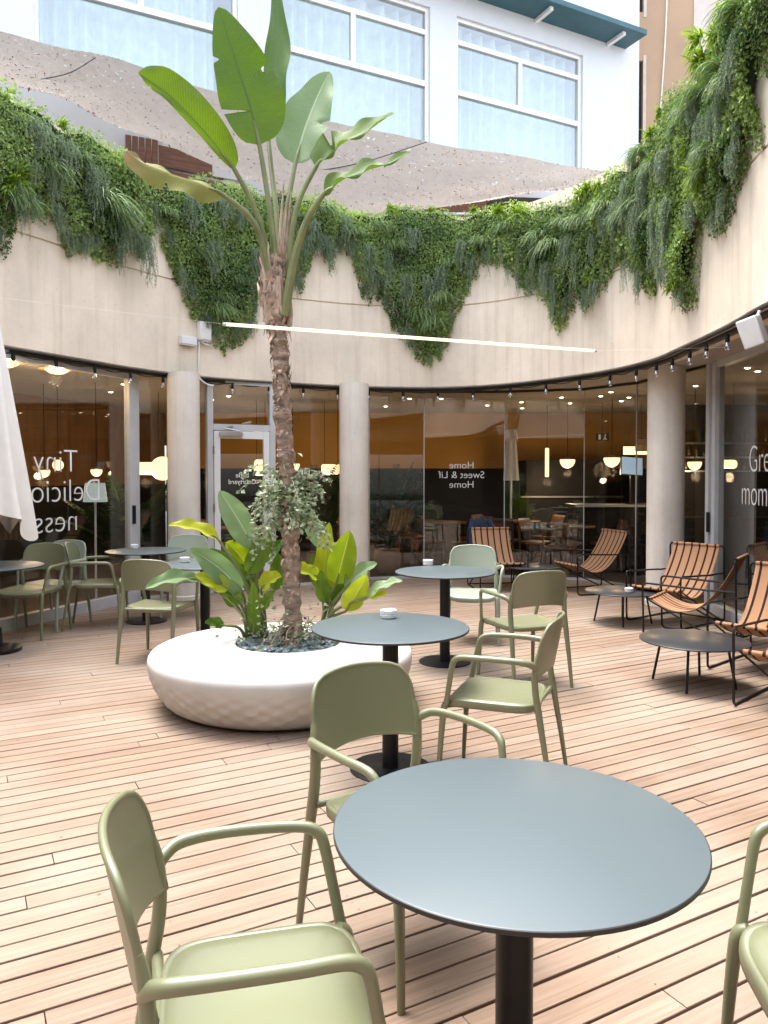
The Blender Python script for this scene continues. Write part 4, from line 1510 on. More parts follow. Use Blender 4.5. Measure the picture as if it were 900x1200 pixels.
fern_px = [(8, 210, 1.0, 0), (20, 215, .8, 2), (2, 222, .8, 1), (352, 252, .6, 2), (590, 252, .8, 0), (615, 255, .8, 1), (602, 262, .7, 2), (700, 225, .8, 0), (712, 220, .7, 2), (690, 232, .6, 1),
           (838, 48, .8, 1), (842, 72, .9, 0), (848, 88, .8, 2), (826, 170, .7, 0), (836, 205, .8, 1), (842, 212, .7, 2), (845, 195, .7, 0), (805, 335, .7, 2), (812, 325, .6, 0),
           (700, 330, .5, 2), (455, 250, .6, 1), (505, 250, .5, 2), (560, 250, .5, 0), (780, 158, .7, 0), (760, 195, .6, 2), (140, 205, .6, 2), (60, 150, .6, 0), (310, 278, .6, 1), (860, 40, .7, 0), (790, 130, .6, 2)]
for i, (px, py, sc, k) in enumerate(fern_px):
    h = wall_hit(px, py)
    if not h: continue
    o = place_plant(fern_protos[k], h[0], h[1], 0.12, sc * 0.8, random.uniform(-.3, .3))
    tag(o, 'small bright lime green fern standing out of the wall foliage', 'fern', 'lime ferns in the wall foliage', 'thing')
# ================================================================== furniture
def disc_table(name, label, cat, R, H, group, base_r=0.21, col_r=0.042):
    o = thing(name, label, cat, (0, 0, 0), 0, group)
    b = MB(); b.lathe([(0, H - 0.0125), (R - 0.002, H - 0.0125), (R, H - 0.0105), (R, H - 0.0025), (R - 0.002, H - 0.0008), (R - 0.004, H), (0, H)], 96)
    # the top surface is laminate, the edge is black
    for i, f in enumerate(b.f):
        zc = sum(b.v[k][2] for k in f) / len(f)
        b.mi[i] = 0 if zc > H - 0.0007 else 1
    b.build('tabletop', [M['laminate'], M['tabletop_edge']], o)
    b = MB(); b.lathe([(0, 0.012), (col_r, 0.012), (col_r, H - 0.03), (0.11, H - 0.026), (0.11, H - 0.013), (0, H - 0.013)], 28)
    b.build('column', M['black_metal'], o)
    b = MB(); b.lathe([(0, 0.0), (base_r, 0.0), (base_r, 0.008), (base_r - 0.006, 0.012), (0, 0.0125)], 56)
    b.build('base_plate', M['black_metal'], o)
    return o
TG = 'round grey cafe tables'
tab0 = disc_table('cafe_table', 'large round blue grey table nearest the viewer, nothing on it', 'table', 0.406, 0.74, TG)
T1 = Vector((0.293, 1.70, 0.74)); T2 = at_z(457.5, 734, 0.74); T3 = at_z(521.5, 669.5, 0.74)
tab0.location = (T1.x, T1.y, 0); tab0.rotation_euler = (0, 0, 0.3)
TABS = [T1, T2, T3]
for P, lab in ((T2, 'round grey table with a white ashtray beside the planter'),
               (T3, 'round grey table at the back between two pale armchairs, ashtray at its edge'),
               (at_z(-8, 663, 0.74), 'round grey table under the folded cream parasol, cut by the photo edge'),
               (at_z(171, 645, 0.74), 'round grey table against the left window with an ashtray'),
               (at_z(240, 660.5, 0.74), 'round grey table half hidden behind the planter leaves')):
    dup(tab0, (P.x, P.y, 0), random.uniform(0, 6), lab)
    TABS.append(P)
TABS = [T1, T2, T3] + TABS[3:]

def ashtray():
    b = MB()
    b.lathe([(0, 0.004), (0.036, 0.0), (0.042, 0.004), (0.044, 0.018), (0.041, 0.022), (0.045, 0.026), (0.0455, 0.044), (0.042, 0.046), (0.039, 0.04), (0.036, 0.03), (0, 0.028)], 32)
    return b.build('ashtray', M['porcelain'])
a0 = ashtray()
first = True
for (px, py, z, lab) in ((455, 724, .741, 'white ashtray on the round table beside the planter'),
                         (501.5, 662, .741, 'white ashtray on the back round table'),
                         (157.5, 643, .741, 'white ashtray on the round table by the left window'),
                         (216.5, 659, .741, 'white ashtray on the table behind the planter leaves'),
                         (737, 694, .332, 'white ashtray on the low black table between lounge chairs')):
    P = at_z(px, py, z)
    o = a0 if first else dup(a0)
    first = False
    o.location = P; o.rotation_euler = (0, 0, random.uniform(0, 6))
    tag(o, lab, 'ashtray', 'white ashtrays')

# ------------------------------------------------------------------ stacking armchair
def superell(a, hx, hy, e=4.5):
    c, s = math.cos(a), math.sin(a)
    return (hx * math.copysign(abs(c) ** (2 / e), c), hy * math.copysign(abs(s) ** (2 / e), s))
def make_armchair(label, mat):
    o = thing('armchair', label, 'chair', (0, 0, 0), 0, None)
    b = MB()
    nseg = 56
    def seat_pt(r, a):
        x, y = superell(a, 0.232, 0.225, 5.5)
        y2 = y * r; x2 = x * r * (1.0 - 0.03 * (0.5 - y2 / 0.45))
        z = 0.452 - 0.010 * (1 - min(1, (x2 / 0.2) ** 2)) * 0.8
        if y2 > 0.13: z -= 3.2 * (y2 - 0.13) ** 2
        return Vector((x2, y2, z))
    rings_ = [0.001, 0.3, 0.6, 0.8, 0.915, 0.925, 0.94, 0.97, 0.99, 1.0]
    vv, ff = [], []
    for ri, r in enumerate(rings_):
        for k in range(nseg):
            p = seat_pt(r, 2 * math.pi * k / nseg)
            if ri == 5: p.z -= 0.0022                      # fine groove round the seat panel
            if ri == 8: p.z -= 0.0015
            if ri == 9: p.z -= 0.006
            vv.append(p)
    for (sc, dz) in ((1.003, 0.018), (0.998, 0.034), (0.975, 0.040), (0.93, 0.034), (0.9, 0.016)):
        for k in range(nseg):
            p = seat_pt(1.0, 2 * math.pi * k / nseg)
            vv.append(Vector((p.x * sc, p.y * sc, p.z - dz)))
    nr_ = len(rings_) + 5
    for i in range(nr_ - 1):
        for k in range(nseg):
            l = (k + 1) % nseg
            ff.append((i * nseg + k, (i + 1) * nseg + k, (i + 1) * nseg + l, i * nseg + l))
    ff.append(tuple((nr_ - 1) * nseg + k for k in range(nseg)))
    b.add(vv, ff)
    b.build('seat', mat, o, angle=60)
    # backrest: a curved panel with a soft rim
    def back_pt(u, v):
        au = abs(u)
        zb = 0.580 + 0.024 * (1 - u * u) ** 1.0
        zt = 0.845 - 0.012 * u * u
        # round the upper corners by pulling the side in towards the top
        zz = zb + (zt - zb) * v
        hw = 0.222 - 0.014 * v
        if v > 0.62:
            q = (v - 0.62) / 0.38
            hw -= 0.062 * (1 - math.sqrt(max(0, 1 - q * q)))
        x = u * hw
        y = -0.262 - 0.20 * (zz - 0.6) + 0.052 * (x / 0.222) ** 2 - 0.012
        return Vector((x, y, zz))
    b = MB()
    nu, nv = 28, 22
    th = 0.0125
    F_ = [[back_pt(-1 + 2 * i / nu, j / nv) for j in range(nv + 1)] for i in range(nu + 1)]
    vv, ff = [], []
    for s_ in (0.5, -0.5):
        for i in range(nu + 1):
            for j in range(nv + 1):
                p = F_[i][j].copy(); p.y += th * s_
                vv.append(p)
    K = (nu + 1) * (nv + 1)
    for i in range(nu):
        for j in range(nv):
            a = i * (nv + 1) + j
            ff.append((a, a + 1, a + nv + 2, a + nv + 1))
            ff.append((K + a, K + a + nv + 1, K + a + nv + 2, K + a + 1))
    b.add(vv, ff)
    rim = [F_[0][j] for j in range(nv + 1)] + [F_[i][nv] for i in range(1, nu)] + [F_[nu][j] for j in range(nv, -1, -1)] + [F_[i][0] for i in range(nu - 1, 0, -1)]
    rad = []
    for i_, p in enumerate(rim): rad.append(0.0088 if i_ < 2 * nv + nu + 1 else 0.0068)
    b.tube(rim, rad, 10, closed=True)
    b.build('backrest', mat, o, angle=60)
    for s_ in (-1, 1):
        # rear leg runs from the floor up into the rim of the backrest
        b = MB()
        b.tube([(s_ * 0.232, -0.315, 0.0), (s_ * 0.228, -0.285, 0.20), (s_ * 0.222, -0.248, 0.42), (s_ * 0.221, -0.232, 0.52), (s_ * 0.2205, -0.2295, 0.60), (s_ * 0.2185, -0.236, 0.66), (s_ * 0.216, -0.245, 0.70)],
               [0.0125, 0.0155, 0.020, 0.0195, 0.0185, 0.016, 0.011], 12, res=4, squash=0.82)
        b.build('leg', mat, o, angle=60)
        b = MB()
        b.tube([(s_ * 0.236, 0.232, 0.0), (s_ * 0.232, 0.222, 0.18), (s_ * 0.227, 0.209, 0.36), (s_ * 0.223, 0.200, 0.418), (s_ * 0.213, 0.182, 0.438)],
               [0.0125, 0.0155, 0.0195, 0.020, 0.013], 12, res=4, squash=0.82)
        b.build('leg', mat, o, angle=60)
        b = MB()
        b.tube([(s_ * 0.219, -0.236, 0.622), (s_ * 0.236, -0.222, 0.645), (s_ * 0.262, -0.185, 0.662), (s_ * 0.275, -0.10, 0.668), (s_ * 0.276, 0.02, 0.668), (s_ * 0.268, 0.105, 0.664), (s_ * 0.263, 0.138, 0.650), (s_ * 0.258, 0.153, 0.622),
                (s_ * 0.247, 0.170, 0.54), (s_ * 0.236, 0.186, 0.455), (s_ * 0.230, 0.192, 0.425)],
               [0.0145, 0.0165, 0.0162, 0.015, 0.0146, 0.0146, 0.015, 0.0146, 0.0137, 0.014, 0.015], 12, res=5, squash=0.88)
        b.build('armrest', mat, o, angle=60)
    b = MB()
    b.tube([(-0.215, -0.236, 0.432), (0, -0.222, 0.430), (0.215, -0.236, 0.432)], 0.013, 8, res=4)
    b.build('back_rail', mat, o, angle=60)
    return o
def face(d):                                     # rotation that turns +y to direction d
    return math.atan2(d[1], d[0]) - math.pi / 2
CG = None
ch0 = make_armchair('olive armchair in the near left corner, drawn up side on to the big table', M['olive'])
CH = [((-.235, 1.565), (.972, .235), None),
      ((.09, 2.46), (.62, -.785), 'olive armchair facing the viewer from behind the near round table'),
      ((.56, 3.80), (-.93, .36), 'olive armchair turned side on, right of the table by the planter'),
      ((1.02, 5.68), (-.34, .94), 'olive armchair seen from behind, in front of the back table'),
      ((-1.87, 6.42), (.16, .99), 'olive armchair seen from behind, just left of the white planter'),
      ((-2.86, 7.72), (.985, .17), 'olive armchair in profile in front of the floor lamp window'),
      ((-3.36, 7.28), (-.10, -.995), 'olive armchair facing the viewer at the parasol table'),
      ((1.03, 1.58), (-.995, .10), 'olive armchair cut by the right edge, its corner pointing at the near table')]
ch0.location = (*CH[0][0], 0); ch0.rotation_euler = (0, 0, face(CH[0][1]))
for (p, d, lab) in CH[1:]:
    dup(ch0, (p[0], p[1], 0), face(d), lab)
sg = make_armchair('pale sage armchair facing the viewer behind the back round table', M['sage'])
sg.location = (.82, 7.08, 0); sg.rotation_euler = (0, 0, face((-.12, -.99)))
dup(sg, (-2.16, 8.35, 0), face((.15, -.98)), 'pale sage armchair against the left pillar, mostly hidden by leaves')
dup(sg, (-3.33, 7.66, 0), face((-.25, -.97)), 'pale sage armchair close against the left window, behind an olive one')

# ------------------------------------------------------------------ sling lounge chair
def make_lounge(label):
    o = thing('lounge_chair', label, 'lounge chair', (0, 0, 0), 0, 'striped sling lounge chairs')
    W2, SW = 0.30, 0.265
    pts = [(-0.43, 0.775), (-0.405, 0.715), (-0.345, 0.60), (-0.255, 0.465), (-0.14, 0.345), (-0.02, 0.285), (0.10, 0.282), (0.21, 0.315), (0.305, 0.366)]
    C = catmull([(0, y, z) for y, z in pts], 6)
    def sf(u, v):
        i = u * (len(C) - 1); k = min(int(i), len(C) - 2); f = i - k
        p = C[k].lerp(C[k + 1], f)
        w_ = (v - 0.5) * 2
        sag = 0.014 * (1 - w_ * w_) * math.sin(math.pi * u)
        nrm = (C[k + 1] - C[k]).normalized().cross(Vector((1, 0, 0)))
        return p + Vector((w_ * SW, 0, 0)) - Vector((0, 0, sag)) - Vector((0, 0, 0.004 * math.sin(v * 30 + u * 6)))
    b = MB()
    b.grid(sf, 48, 36)
    s_obj = b.build('sling', M['sling'], o, angle=None)
    md = s_obj.modifiers.new('thickness', 'SOLIDIFY'); md.thickness = 0.004; md.offset = 0
    # hem sleeves round the two bars
    for (y, z) in ((-0.432, 0.782), (0.312, 0.37)):
        b = MB()
        vv, ff, uu = [], [], []
        for j in range(37):
            v = j / 36
            for k in range(10):
                a = 2 * math.pi * k / 10
                vv.append((SW * (2 * v - 1), y + 0.0165 * math.cos(a), z + 0.0165 * math.sin(a))); uu.append((0.5, v))
        for j in range(36):
            for k in range(10):
                l = (k + 1) % 10
                ff.append((j * 10 + k, j * 10 + l, j * 10 + 10 + l, j * 10 + 10 + k))
        b.add(vv, ff, uu)
        b.build('hem', M['sling'], s_obj, angle=None)
    r = 0.0095
    def corner(a, c, d_, k=0.045, n=5):
        a, c, d_ = Vector(a), Vector(c), Vector(d_)
        p = c + (a - c).normalized() * k; q = c + (d_ - c).normalized() * k
        return [((1 - t) ** 2) * p + 2 * t * (1 - t) * c + t * t * q for t in [i / n for i in range(n + 1)]]
    def round_path(P):
        out = [Vector(P[0])]
        for i in range(1, len(P) - 1):
            out += corner(P[i - 1], P[i], P[i + 1])
        out.append(Vector(P[-1]))
        return out
    for s_ in (-1, 1):
        x = s_ * (W2 + 0.012)
        b = MB()
        b.tube(round_path([(x, -0.22, 0.50), (x, 0.36, 0.525), (x, 0.345, 0.0105), (x, -0.455, 0.0105), (x, -0.432, 0.782), (x - s_ * 0.06, -0.432, 0.782)]), r, 8)
        b.build('side_frame', M['black_metal'], o)
        b = MB()
        b.tube([(x - s_ * 0.018, 0.312, 0.37), (x - s_ * 0.018, -0.16, 0.13), (x - s_ * 0.018, -0.40, 0.02)], r * 0.9, 8)
        b.tube([(x - s_ * 0.018, -0.20, 0.50), (x - s_ * 0.018, -0.335, 0.50), (x, -0.44, 0.50)], r * 0.9, 8)
        b.build('brace', M['black_metal'], o)
    b = MB(); b.tube([(-W2 + 0.01, 0.312, 0.37), (W2 - 0.01, 0.312, 0.37)], r, 8); b.build('front_bar', M['black_metal'], o)
    b = MB(); b.tube([(-W2 + 0.0, -0.432, 0.782), (W2 - 0.0, -0.432, 0.782)], r, 8); b.build('top_bar', M['black_metal'], o)
    b = MB(); b.tube([(-W2 - 0.012, -0.40, 0.02), (W2 + 0.012, -0.40, 0.02)], r * 0.9, 8); b.build('rear_bar', M['black_metal'], o)
    return o
LC = [((1.52, 10.25), (.10, -1.0), 'striped lounge chair facing the viewer behind the pale back armchair'),
      ((2.66, 10.05), (-.94, -.34), 'striped lounge chair in profile against the glass, left of the thick pillar'),
      ((3.0, 7.95), (-.80, -.60), 'striped lounge chair in front of the thick right pillar'),
      ((2.87, 7.15), (-.82, .57), 'striped lounge chair seen from behind, its dark back turned to the viewer'),
      ((3.0, 5.98), (-.74, -.67), 'striped lounge chair behind the larger low black table'),
      ((2.76, 5.02), (-.72, -.69), 'striped lounge chair mostly cut off by the right edge')]
l0 = None
for (p, d, lab) in LC:
    if l0 is None:
        l0 = make_lounge(lab); o = l0
    else:
        o = dup(l0, label=lab)
    o.location = (p[0], p[1], 0); o.rotation_euler = (0, 0, face(d))

def low_table(label):
    o = thing('low_table', label, 'low table', (0, 0, 0), 0, 'low round black tables')
    b = MB(); b.lathe([(0, 0.318), (0.375, 0.318), (0.379, 0.321), (0.379, 0.327), (0.375, 0.33), (0, 0.33)], 72)
    b.build('tabletop', M['black_top'], o)
    for k in range(4):
        a = math.pi / 4 + k * math.pi / 2
        b = MB(); b.tube([(0.225 * math.cos(a), 0.225 * math.sin(a), 0.317), (0.285 * math.cos(a), 0.285 * math.sin(a), 0.0)], 0.0095, 8)
        b.build('leg', M['black_metal'], o)
    b = MB()
    for a in (math.pi / 4, 3 * math.pi / 4):
        c, s = math.cos(a) * 0.225, math.sin(a) * 0.225
        b.tube([(c, s, 0.309), (-c, -s, 0.309)], 0.008, 6)
    b.build('cross_frame', M['black_metal'], o)
    return o
M['black_top'] = plain('black_tabletop', (0.026, 0.029, 0.034), 0.33, 0.0, var=0.1, spec=0.5)
P = at_z(813, 749, 0.33); lt = low_table('larger looking low round black table in front, empty'); lt.location = (P.x, P.y, 0); lt.rotation_euler = (0, 0, 0.25)
P = at_z(730, 692, 0.33); dup(lt, (P.x, P.y, 0), 0.5, 'low round black table with an ashtray between the lounge chairs')
P = at_z(622, 663, 0.33); dup(lt, (P.x, P.y, 0), 0.1, 'low black table far back beside the glass')

# ================================================================== planter
PC = at_z(331, 757, 0.355)
HCz = at_z(338, 752, 0.37)                       # centre of the planting hole
pl = thing('planter', 'big round white faceted planter with a flat seat rim', 'planter', (PC.x, PC.y, 0))
R_ = 0.885
prof = [(0, 0.0), (.655, 0.0), (.715, 0.010), (.765, 0.035)]
for i in range(1, 25):
    t = i / 24
    z = 0.035 + 0.27 * t
    prof.append((.765 + .12 * math.sin(t * math.pi / 2) ** 0.85, z))
prof += [(.882, .325), (.868, .345), (.845, .356), (.80, .362), (.6, .37)]
nd_ = len(prof)
def facets(a, z, i):
    if z < 0.02 or z > 0.27: return 0.0
    u = a / (2 * math.pi) * 34; v = (z - 0.02) / 0.25 * 3.2
    p, q = (u + v) % 1.0, (u - v) % 1.0
    fade = min(1.0, (z - 0.02) / 0.05) * min(1, (0.27 - z) / 0.1)
    return 0.0075 * (min(p, 1 - p) + min(q, 1 - q) - 0.5) * 2 * fade
b = MB()
b.lathe(prof, 272, fr=facets)
# rim ring from the lathe's last circle to the off-centre hole, then down inside it
off = Vector((HCz.x - PC.x, HCz.y - PC.y, 0))
HR = 0.36
vv, ff = [], []
ns = 96
for k in range(ns):
    a = 2 * math.pi * k / ns
    for (kind_, r, z) in (('o', .6, .37), ('h', HR + 0.012, .378), ('h', HR, .372), ('h', HR - 0.003, .26)):
        c = off if kind_ == 'h' else Vector((0, 0, 0))
        vv.append((c.x + r * math.cos(a), c.y + r * math.sin(a), z))
for k in range(ns):
    l = (k + 1) % ns
    for i in range(3):
        ff.append((k * 4 + i, l * 4 + i, l * 4 + i + 1, k * 4 + i + 1))
b.add(vv, ff)
b.build('planter_body', M['planter'], pl, angle=50)
b = MB(); b.lathe([(0, 0.30), (HR - 0.004, 0.30)], 48, c=(off.x, off.y, 0)); b.build('soil', M['mat'], pl)
b = MB()
r_ = random.Random(5)
for i in range(420):
    a, r = r_.uniform(0, 6.28), (HR - 0.03) * math.sqrt(r_.random())
    s = r_.uniform(0.014, 0.032)
    rot = Matrix.Rotation(r_.uniform(0, 6), 3, 'Z') @ Matrix.Rotation(r_.uniform(-.5, .5), 3, 'X')
    b.ellipsoid((HCz.x + r * math.cos(a), HCz.y + r * math.sin(a), 0.325 + r_.uniform(0, 0.045)), (s * 1.3, s, s * 0.6), 8, 5, 0, rot)
o = b.build('pebbles', M['pebble']); tag(o, 'blue grey pebbles round the stems in the planter', kind='stuff')

# ================================================================== leaves of the bird of paradise
def leaf_blade(b, pts, wl, wr, facing, fold=0.12, ns=40, nc=5, tears=(), wav=0.02, seed=0, shape=(0.72, 0.75), tones=None, tone=0.5, curl=0.0, tip_tone=None):
    """pts: midrib base -> tip; wl / wr: half widths left and right of the midrib; facing: where the upper side looks"""
    C = catmull(pts, max(2, ns // (len(pts) - 1)))
    n = len(C) - 1
    r = random.Random(seed)
    ph = r.uniform(0, 6)
    fc = Vector(facing)
    vv, uu, ff = [], [], []
    m = 2 * nc + 1
    for i, p in enumerate(C):
        u = i / n
        t = (C[min(i + 1, n)] - C[max(i - 1, 0)]).normalized()
        f = (fc - t * fc.dot(t)).normalized()
        s = t.cross(f)
        w = max(0.0, math.sin(math.pi * min(1, max(0, u)) ** shape[0])) ** shape[1]
        if u > 0.98: w = min(w, 0.2)
        for j in range(-nc, nc + 1):
            q = j / nc
            ww = (wr if q > 0 else wl) * w
            for (sd, u0, dep) in tears:
                if (q > 0) == (sd > 0) and q != 0:
                    du = abs(u - u0)
                    if du < 0.6 / n * 1.05: ww *= 1 - dep
            e = abs(q)
            d = s * (math.copysign(1, q) * e * ww if q else 0)
            # the edge lags behind the midrib so that lateral veins slant to the tip
            lift = fold * e * ww * 2 + wav * e * e * math.sin(u * 16 + ph + q * 2) * w - curl * e * e * ww
            vv.append(p + d + f * lift + t * (0.05 * e * ww))
            uu.append((u, 0.5 + 0.5 * q))
            if tones is not None:
                tn = tone if tip_tone is None else tone + (tip_tone - tone) * max(0, (u - 0.5) * 2)
                tones.append(min(1, max(0, tn + 0.1 * math.sin(ph + u * 5))))
    for i in range(n):
        for j in range(m - 1):
            a = i * m + j
            ff.append((a, a + 1, a + m + 1, a + m))
    b.add(vv, ff, uu)

def px3(*a): return [at_y(*q) for q in a]
TB = HCz + Vector((0.03, 0.04, 0))
TY = TB.y
tree = thing('bird_of_paradise_tree', 'tall bird of paradise palm with a shaggy bark trunk and broad paddle leaves', 'tree', (TB.x, TB.y, 0.32))
OR = (TB.x, TB.y, 0.32)
trunk_px = [(343, 752, TY), (343, 710, TY), (341, 650, TY), (338, 590, TY), (335, 540, TY), (331, 470, TY), (328, 420, TY), (325, 375, TY), (321, 335, TY), (320, 300, TY)]
TP = [at_y(*q) for q in trunk_px]
TP[0].z = 0.30
C = catmull(TP, 14)
b = MB()
r_ = random.Random(9)
vv, ff = [], []
SG = 22
nC = len(C)
RADS = []
for i, p in enumerate(C):
    u = i / (nC - 1)
    r = 0.058 - 0.006 * u
    if u < 0.1: r += 0.05 * (1 - u / 0.1) ** 2
    if u > 0.72: r += 0.036 * math.sin((u - 0.72) / 0.28 * math.pi * 0.85)
    RADS.append(r)
    ringn = 0.006 * math.sin(u * 170) + 0.004 * math.sin(u * 97 + 1)
    for k in range(SG):
        a = 2 * math.pi * k / SG
        q = r + ringn + 0.007 * math.sin(a * 3 + u * 31) + r_.uniform(-0.006, 0.006)
        vv.append((p.x + q * math.cos(a), p.y + q * math.sin(a), p.z))
for i in range(nC - 1):
    for k in range(SG):
        l = (k + 1) % SG
        ff.append((i * SG + k, i * SG + l, (i + 1) * SG + l, (i + 1) * SG + k))
b.add(vv, ff)
# old leaf scars and fibres flaking off the trunk
for i in range(640):
    u = r_.uniform(0.08, 0.99) ** 0.8
    k = min(nC - 2, int(u * (nC - 1)))
    p = C[k]; a = r_.uniform(0, 6.28)
    n_o = Vector((math.cos(a), math.sin(a), 0)); tg = Vector((-math.sin(a), math.cos(a), 0))
    base = p + n_o * (RADS[k] * 0.98)
    h = r_.uniform(0.012, 0.05) * (2.2 if u > 0.72 else 1); wd = r_.uniform(0.004, 0.017)
    lean = r_.uniform(0.12, 0.6) * (1.0 if u < 0.75 else 0.6)
    sgn = r_.choice((1, 1, -1))
    tip = base + n_o * (h * lean) + Vector((0, 0, h * sgn)) + tg * r_.uniform(-0.02, 0.02)
    mid_ = base.lerp(tip, 0.5) + n_o * 0.006
    b.add([base - tg * wd, base + tg * wd, mid_ + tg * wd * 0.9, tip + tg * wd * 0.25, tip - tg * wd * 0.25, mid_ - tg * wd * 0.9], [(0, 1, 2, 5), (5, 2, 3, 4)], None, 1)
b.build('trunk', [M['trunk'], M['husk']], tree, origin=OR)
b = MB()
for i in range(26):                              # split sheaths round the crown
    a = r_.uniform(0, 6.28)
    n_o = Vector((math.cos(a), math.sin(a), 0)); tg = Vector((-math.sin(a), math.cos(a), 0))
    p0 = at_y(322 + r_.uniform(-3, 5), r_.uniform(335, 385), TY) + n_o * 0.075
    h = r_.uniform(0.16, 0.36)
    pts_ = [p0, p0 + Vector((0, 0, h * 0.5)) + n_o * 0.015 + tg * r_.uniform(-.03, .03), p0 + Vector((0, 0, h)) + n_o * r_.uniform(0.0, 0.05) + tg * r_.uniform(-.05, .05)]
    b.tube(pts_, [0.02, 0.013, 0.003], 6, res=3, squash=0.4)
b.build('leaf_sheaths', M['husk'], tree, origin=OR)

def big_leaf(parent, origin, name, petiole, blade, wl, wr, facing, mat, tone=0.5, pr=(0.024, 0.011), stem=None, **kw):
    b = MB(); tn = []
    leaf_blade(b, blade, wl, wr, facing, tones=tn, tone=tone, **kw)
    lf = b.build(name, mat, parent, origin=origin, attr=tn, angle=None)
    b = MB()
    pp = petiole + [blade[0]]
    b.tube(pp + [blade[0].lerp(blade[1], 0.6)], [pr[0] + (pr[1] - pr[0]) * i / (len(pp)) for i in range(len(pp))] + [pr[1] * 0.5], 8, res=5)
    s = b.build('leaf_stalk', stem or M['stem'], lf, origin=origin)
    return lf
cam_f = Vector((0.1, -1, -0.15))
Y = TY
big_leaf(tree, OR, 'leaf', px3((326, 345, Y - .04), (318, 260, Y - .06)), px3((304, 170, Y - .1), (292, 122, Y - .14), (276, 72, Y - .2), (256, 8, Y - .28)), 0.195, 0.235,
         (0.25, -1, 0.1), M['leaf'], 0.55, tears=((-1, 0.28, 0.92), (1, 0.55, 0.3), (-1, 0.7, 0.3)), shape=(0.66, 0.62), fold=0.10, seed=1)
big_leaf(tree, OR, 'leaf', px3((330, 345, Y + .05), (325, 260, Y + .12)), px3((315, 166, Y + .26), (320, 110, Y + .32), (326, 50, Y + .38), (322, -28, Y + .46)), 0.11, 0.14,
         (-0.5, -1, 0.05), M['leaf'], 0.25, shape=(0.7, 0.7), fold=0.12, seed=2)
big_leaf(tree, OR, 'leaf', px3((332, 345, Y + .03), (333, 270, Y + .05)), px3((346, 192, Y + .1), (356, 155, Y + .15), (370, 118, Y + .2), (386, 84, Y + .24)), 0.185, 0.165,
         (-0.1, -1, 0.1), M['leaf_pale'], 0.35, shape=(0.66, 0.62), fold=0.10, tears=((1, 0.45, 0.35),), seed=3)
big_leaf(tree, OR, 'leaf', px3((322, 345, Y - .03), (305, 262, Y - .1)), px3((275, 199, Y - .2), (246, 162, Y - .3), (205, 118, Y - .42), (176, 96, Y - .5), (162, 85, Y - .55)), 0.04, 0.145,
         (-0.42, -0.9, 0.25), M['leaf'], 1.0, shape=(0.75, 0.6), fold=0.22, tears=((-1, 0.72, 0.4),), seed=4, curl=0.25)
lf5 = big_leaf(tree, OR, 'leaf', px3((319, 340, Y - .04), (300, 265, Y - .14)), px3((262, 229, Y - .25), (232, 214, Y - .36), (196, 202, Y - .48), (165, 190, Y - .56), (147, 177, Y - .6)), 0.12, 0.10,
         (-0.25, -0.8, 0.5), M['leaf_dry'], 0.95, shape=(0.7, 0.6), fold=-0.22, tears=((-1, 0.5, 0.5), (1, 0.7, 0.5)), wav=0.018, seed=5, tip_tone=0.0)
lf5['label'] = 'yellowing leaf with a dry brown tip'
big_leaf(tree, OR, 'leaf', px3((334, 348, Y), (346, 250, Y + .02)), px3((370, 196, Y), (385, 180, Y - .03), (405, 166, Y - .07), (432, 152, Y - .12), (462, 132, Y - .18)), 0.165, 0.035,
         (0.35, -0.7, 0.75), M['leaf'], 0.65, shape=(0.62, 0.5), fold=0.1, tears=((-1, 0.32, 0.95), (-1, 0.35, 0.95)), seed=6, wav=0.03)
big_leaf(tree, OR, 'leaf', px3((333, 370, Y - .06), (345, 305, Y - .1), (360, 258, Y - .15)), px3((379, 228, Y - .2), (400, 212, Y - .27), (425, 201, Y - .34), (452, 193, Y - .42), (481, 178, Y - .5)), 0.115, 0.035,
         (0.3, -0.75, 0.7), M['leaf'], 0.6, pr=(0.034, 0.012), shape=(0.55, 0.6), fold=0.12, tears=((-1, 0.72, 0.95), (1, 0.72, 0.8), (-1, 0.75, 0.95)), seed=7, wav=0.03)
for (a_, z1, z2, w0) in ((-.02, 345, 215, .014), (.03, 350, 225, .016), (.0, 350, 240, .02)):     # furled young shoots
    b = MB(); b.tube(px3((328 + a_ * 90, z1, Y + a_), (331 + a_ * 160, (z1 + z2) / 2, Y + a_), (336 + a_ * 180, z2, Y + a_)), [w0, w0 * .8, 0.005], 8, res=4)
    b.build('young_shoot', M['husk'], tree, origin=OR)

# ------------------------------------------------------------------ low bird of paradise clumps
def clump(label, base_px, specs, seed):
    B0 = at_z(base_px[0], base_px[1], 0.33)
    o = thing('bird_of_paradise_shrub', label, 'shrub', (B0.x, B0.y, 0.32))
    rr_ = random.Random(seed)
    for i, (bp, tp_, wd, mt, tone, facing, dy, bow) in enumerate(specs):
        y0 = B0.y + dy[0]; y1 = B0.y + dy[1]
        base = at_y(bp[0], bp[1], y0); tip = at_y(tp_[0], tp_[1], y1)
        mid1 = base.lerp(tip, 0.35) + Vector((0, 0, bow)); mid2 = base.lerp(tip, 0.7) + Vector((0, 0, bow * 0.8))
        root = B0 + Vector((rr_.uniform(-.07, .07), rr_.uniform(-.07, .07), -0.02))
        k = root.lerp(base, 0.5) + Vector(((root.x - base.x) * 0.18, 0, 0.05))
        wd *= 1.22; big_leaf(o, (B0.x, B0.y, 0.32), 'leaf', [root, k], [base, mid1, mid2, tip], wd, wd * rr_.uniform(0.85, 1.1), facing, M[mt], tone,
                 pr=(0.014, 0.006), ns=24, nc=4, shape=(0.7, 0.65), fold=rr_.uniform(0.1, 0.3), wav=0.012, seed=seed + i,
                 tears=((1, rr_.uniform(0.3, 0.8), 0.35),) if rr_.random() < 0.3 else ())
    return o
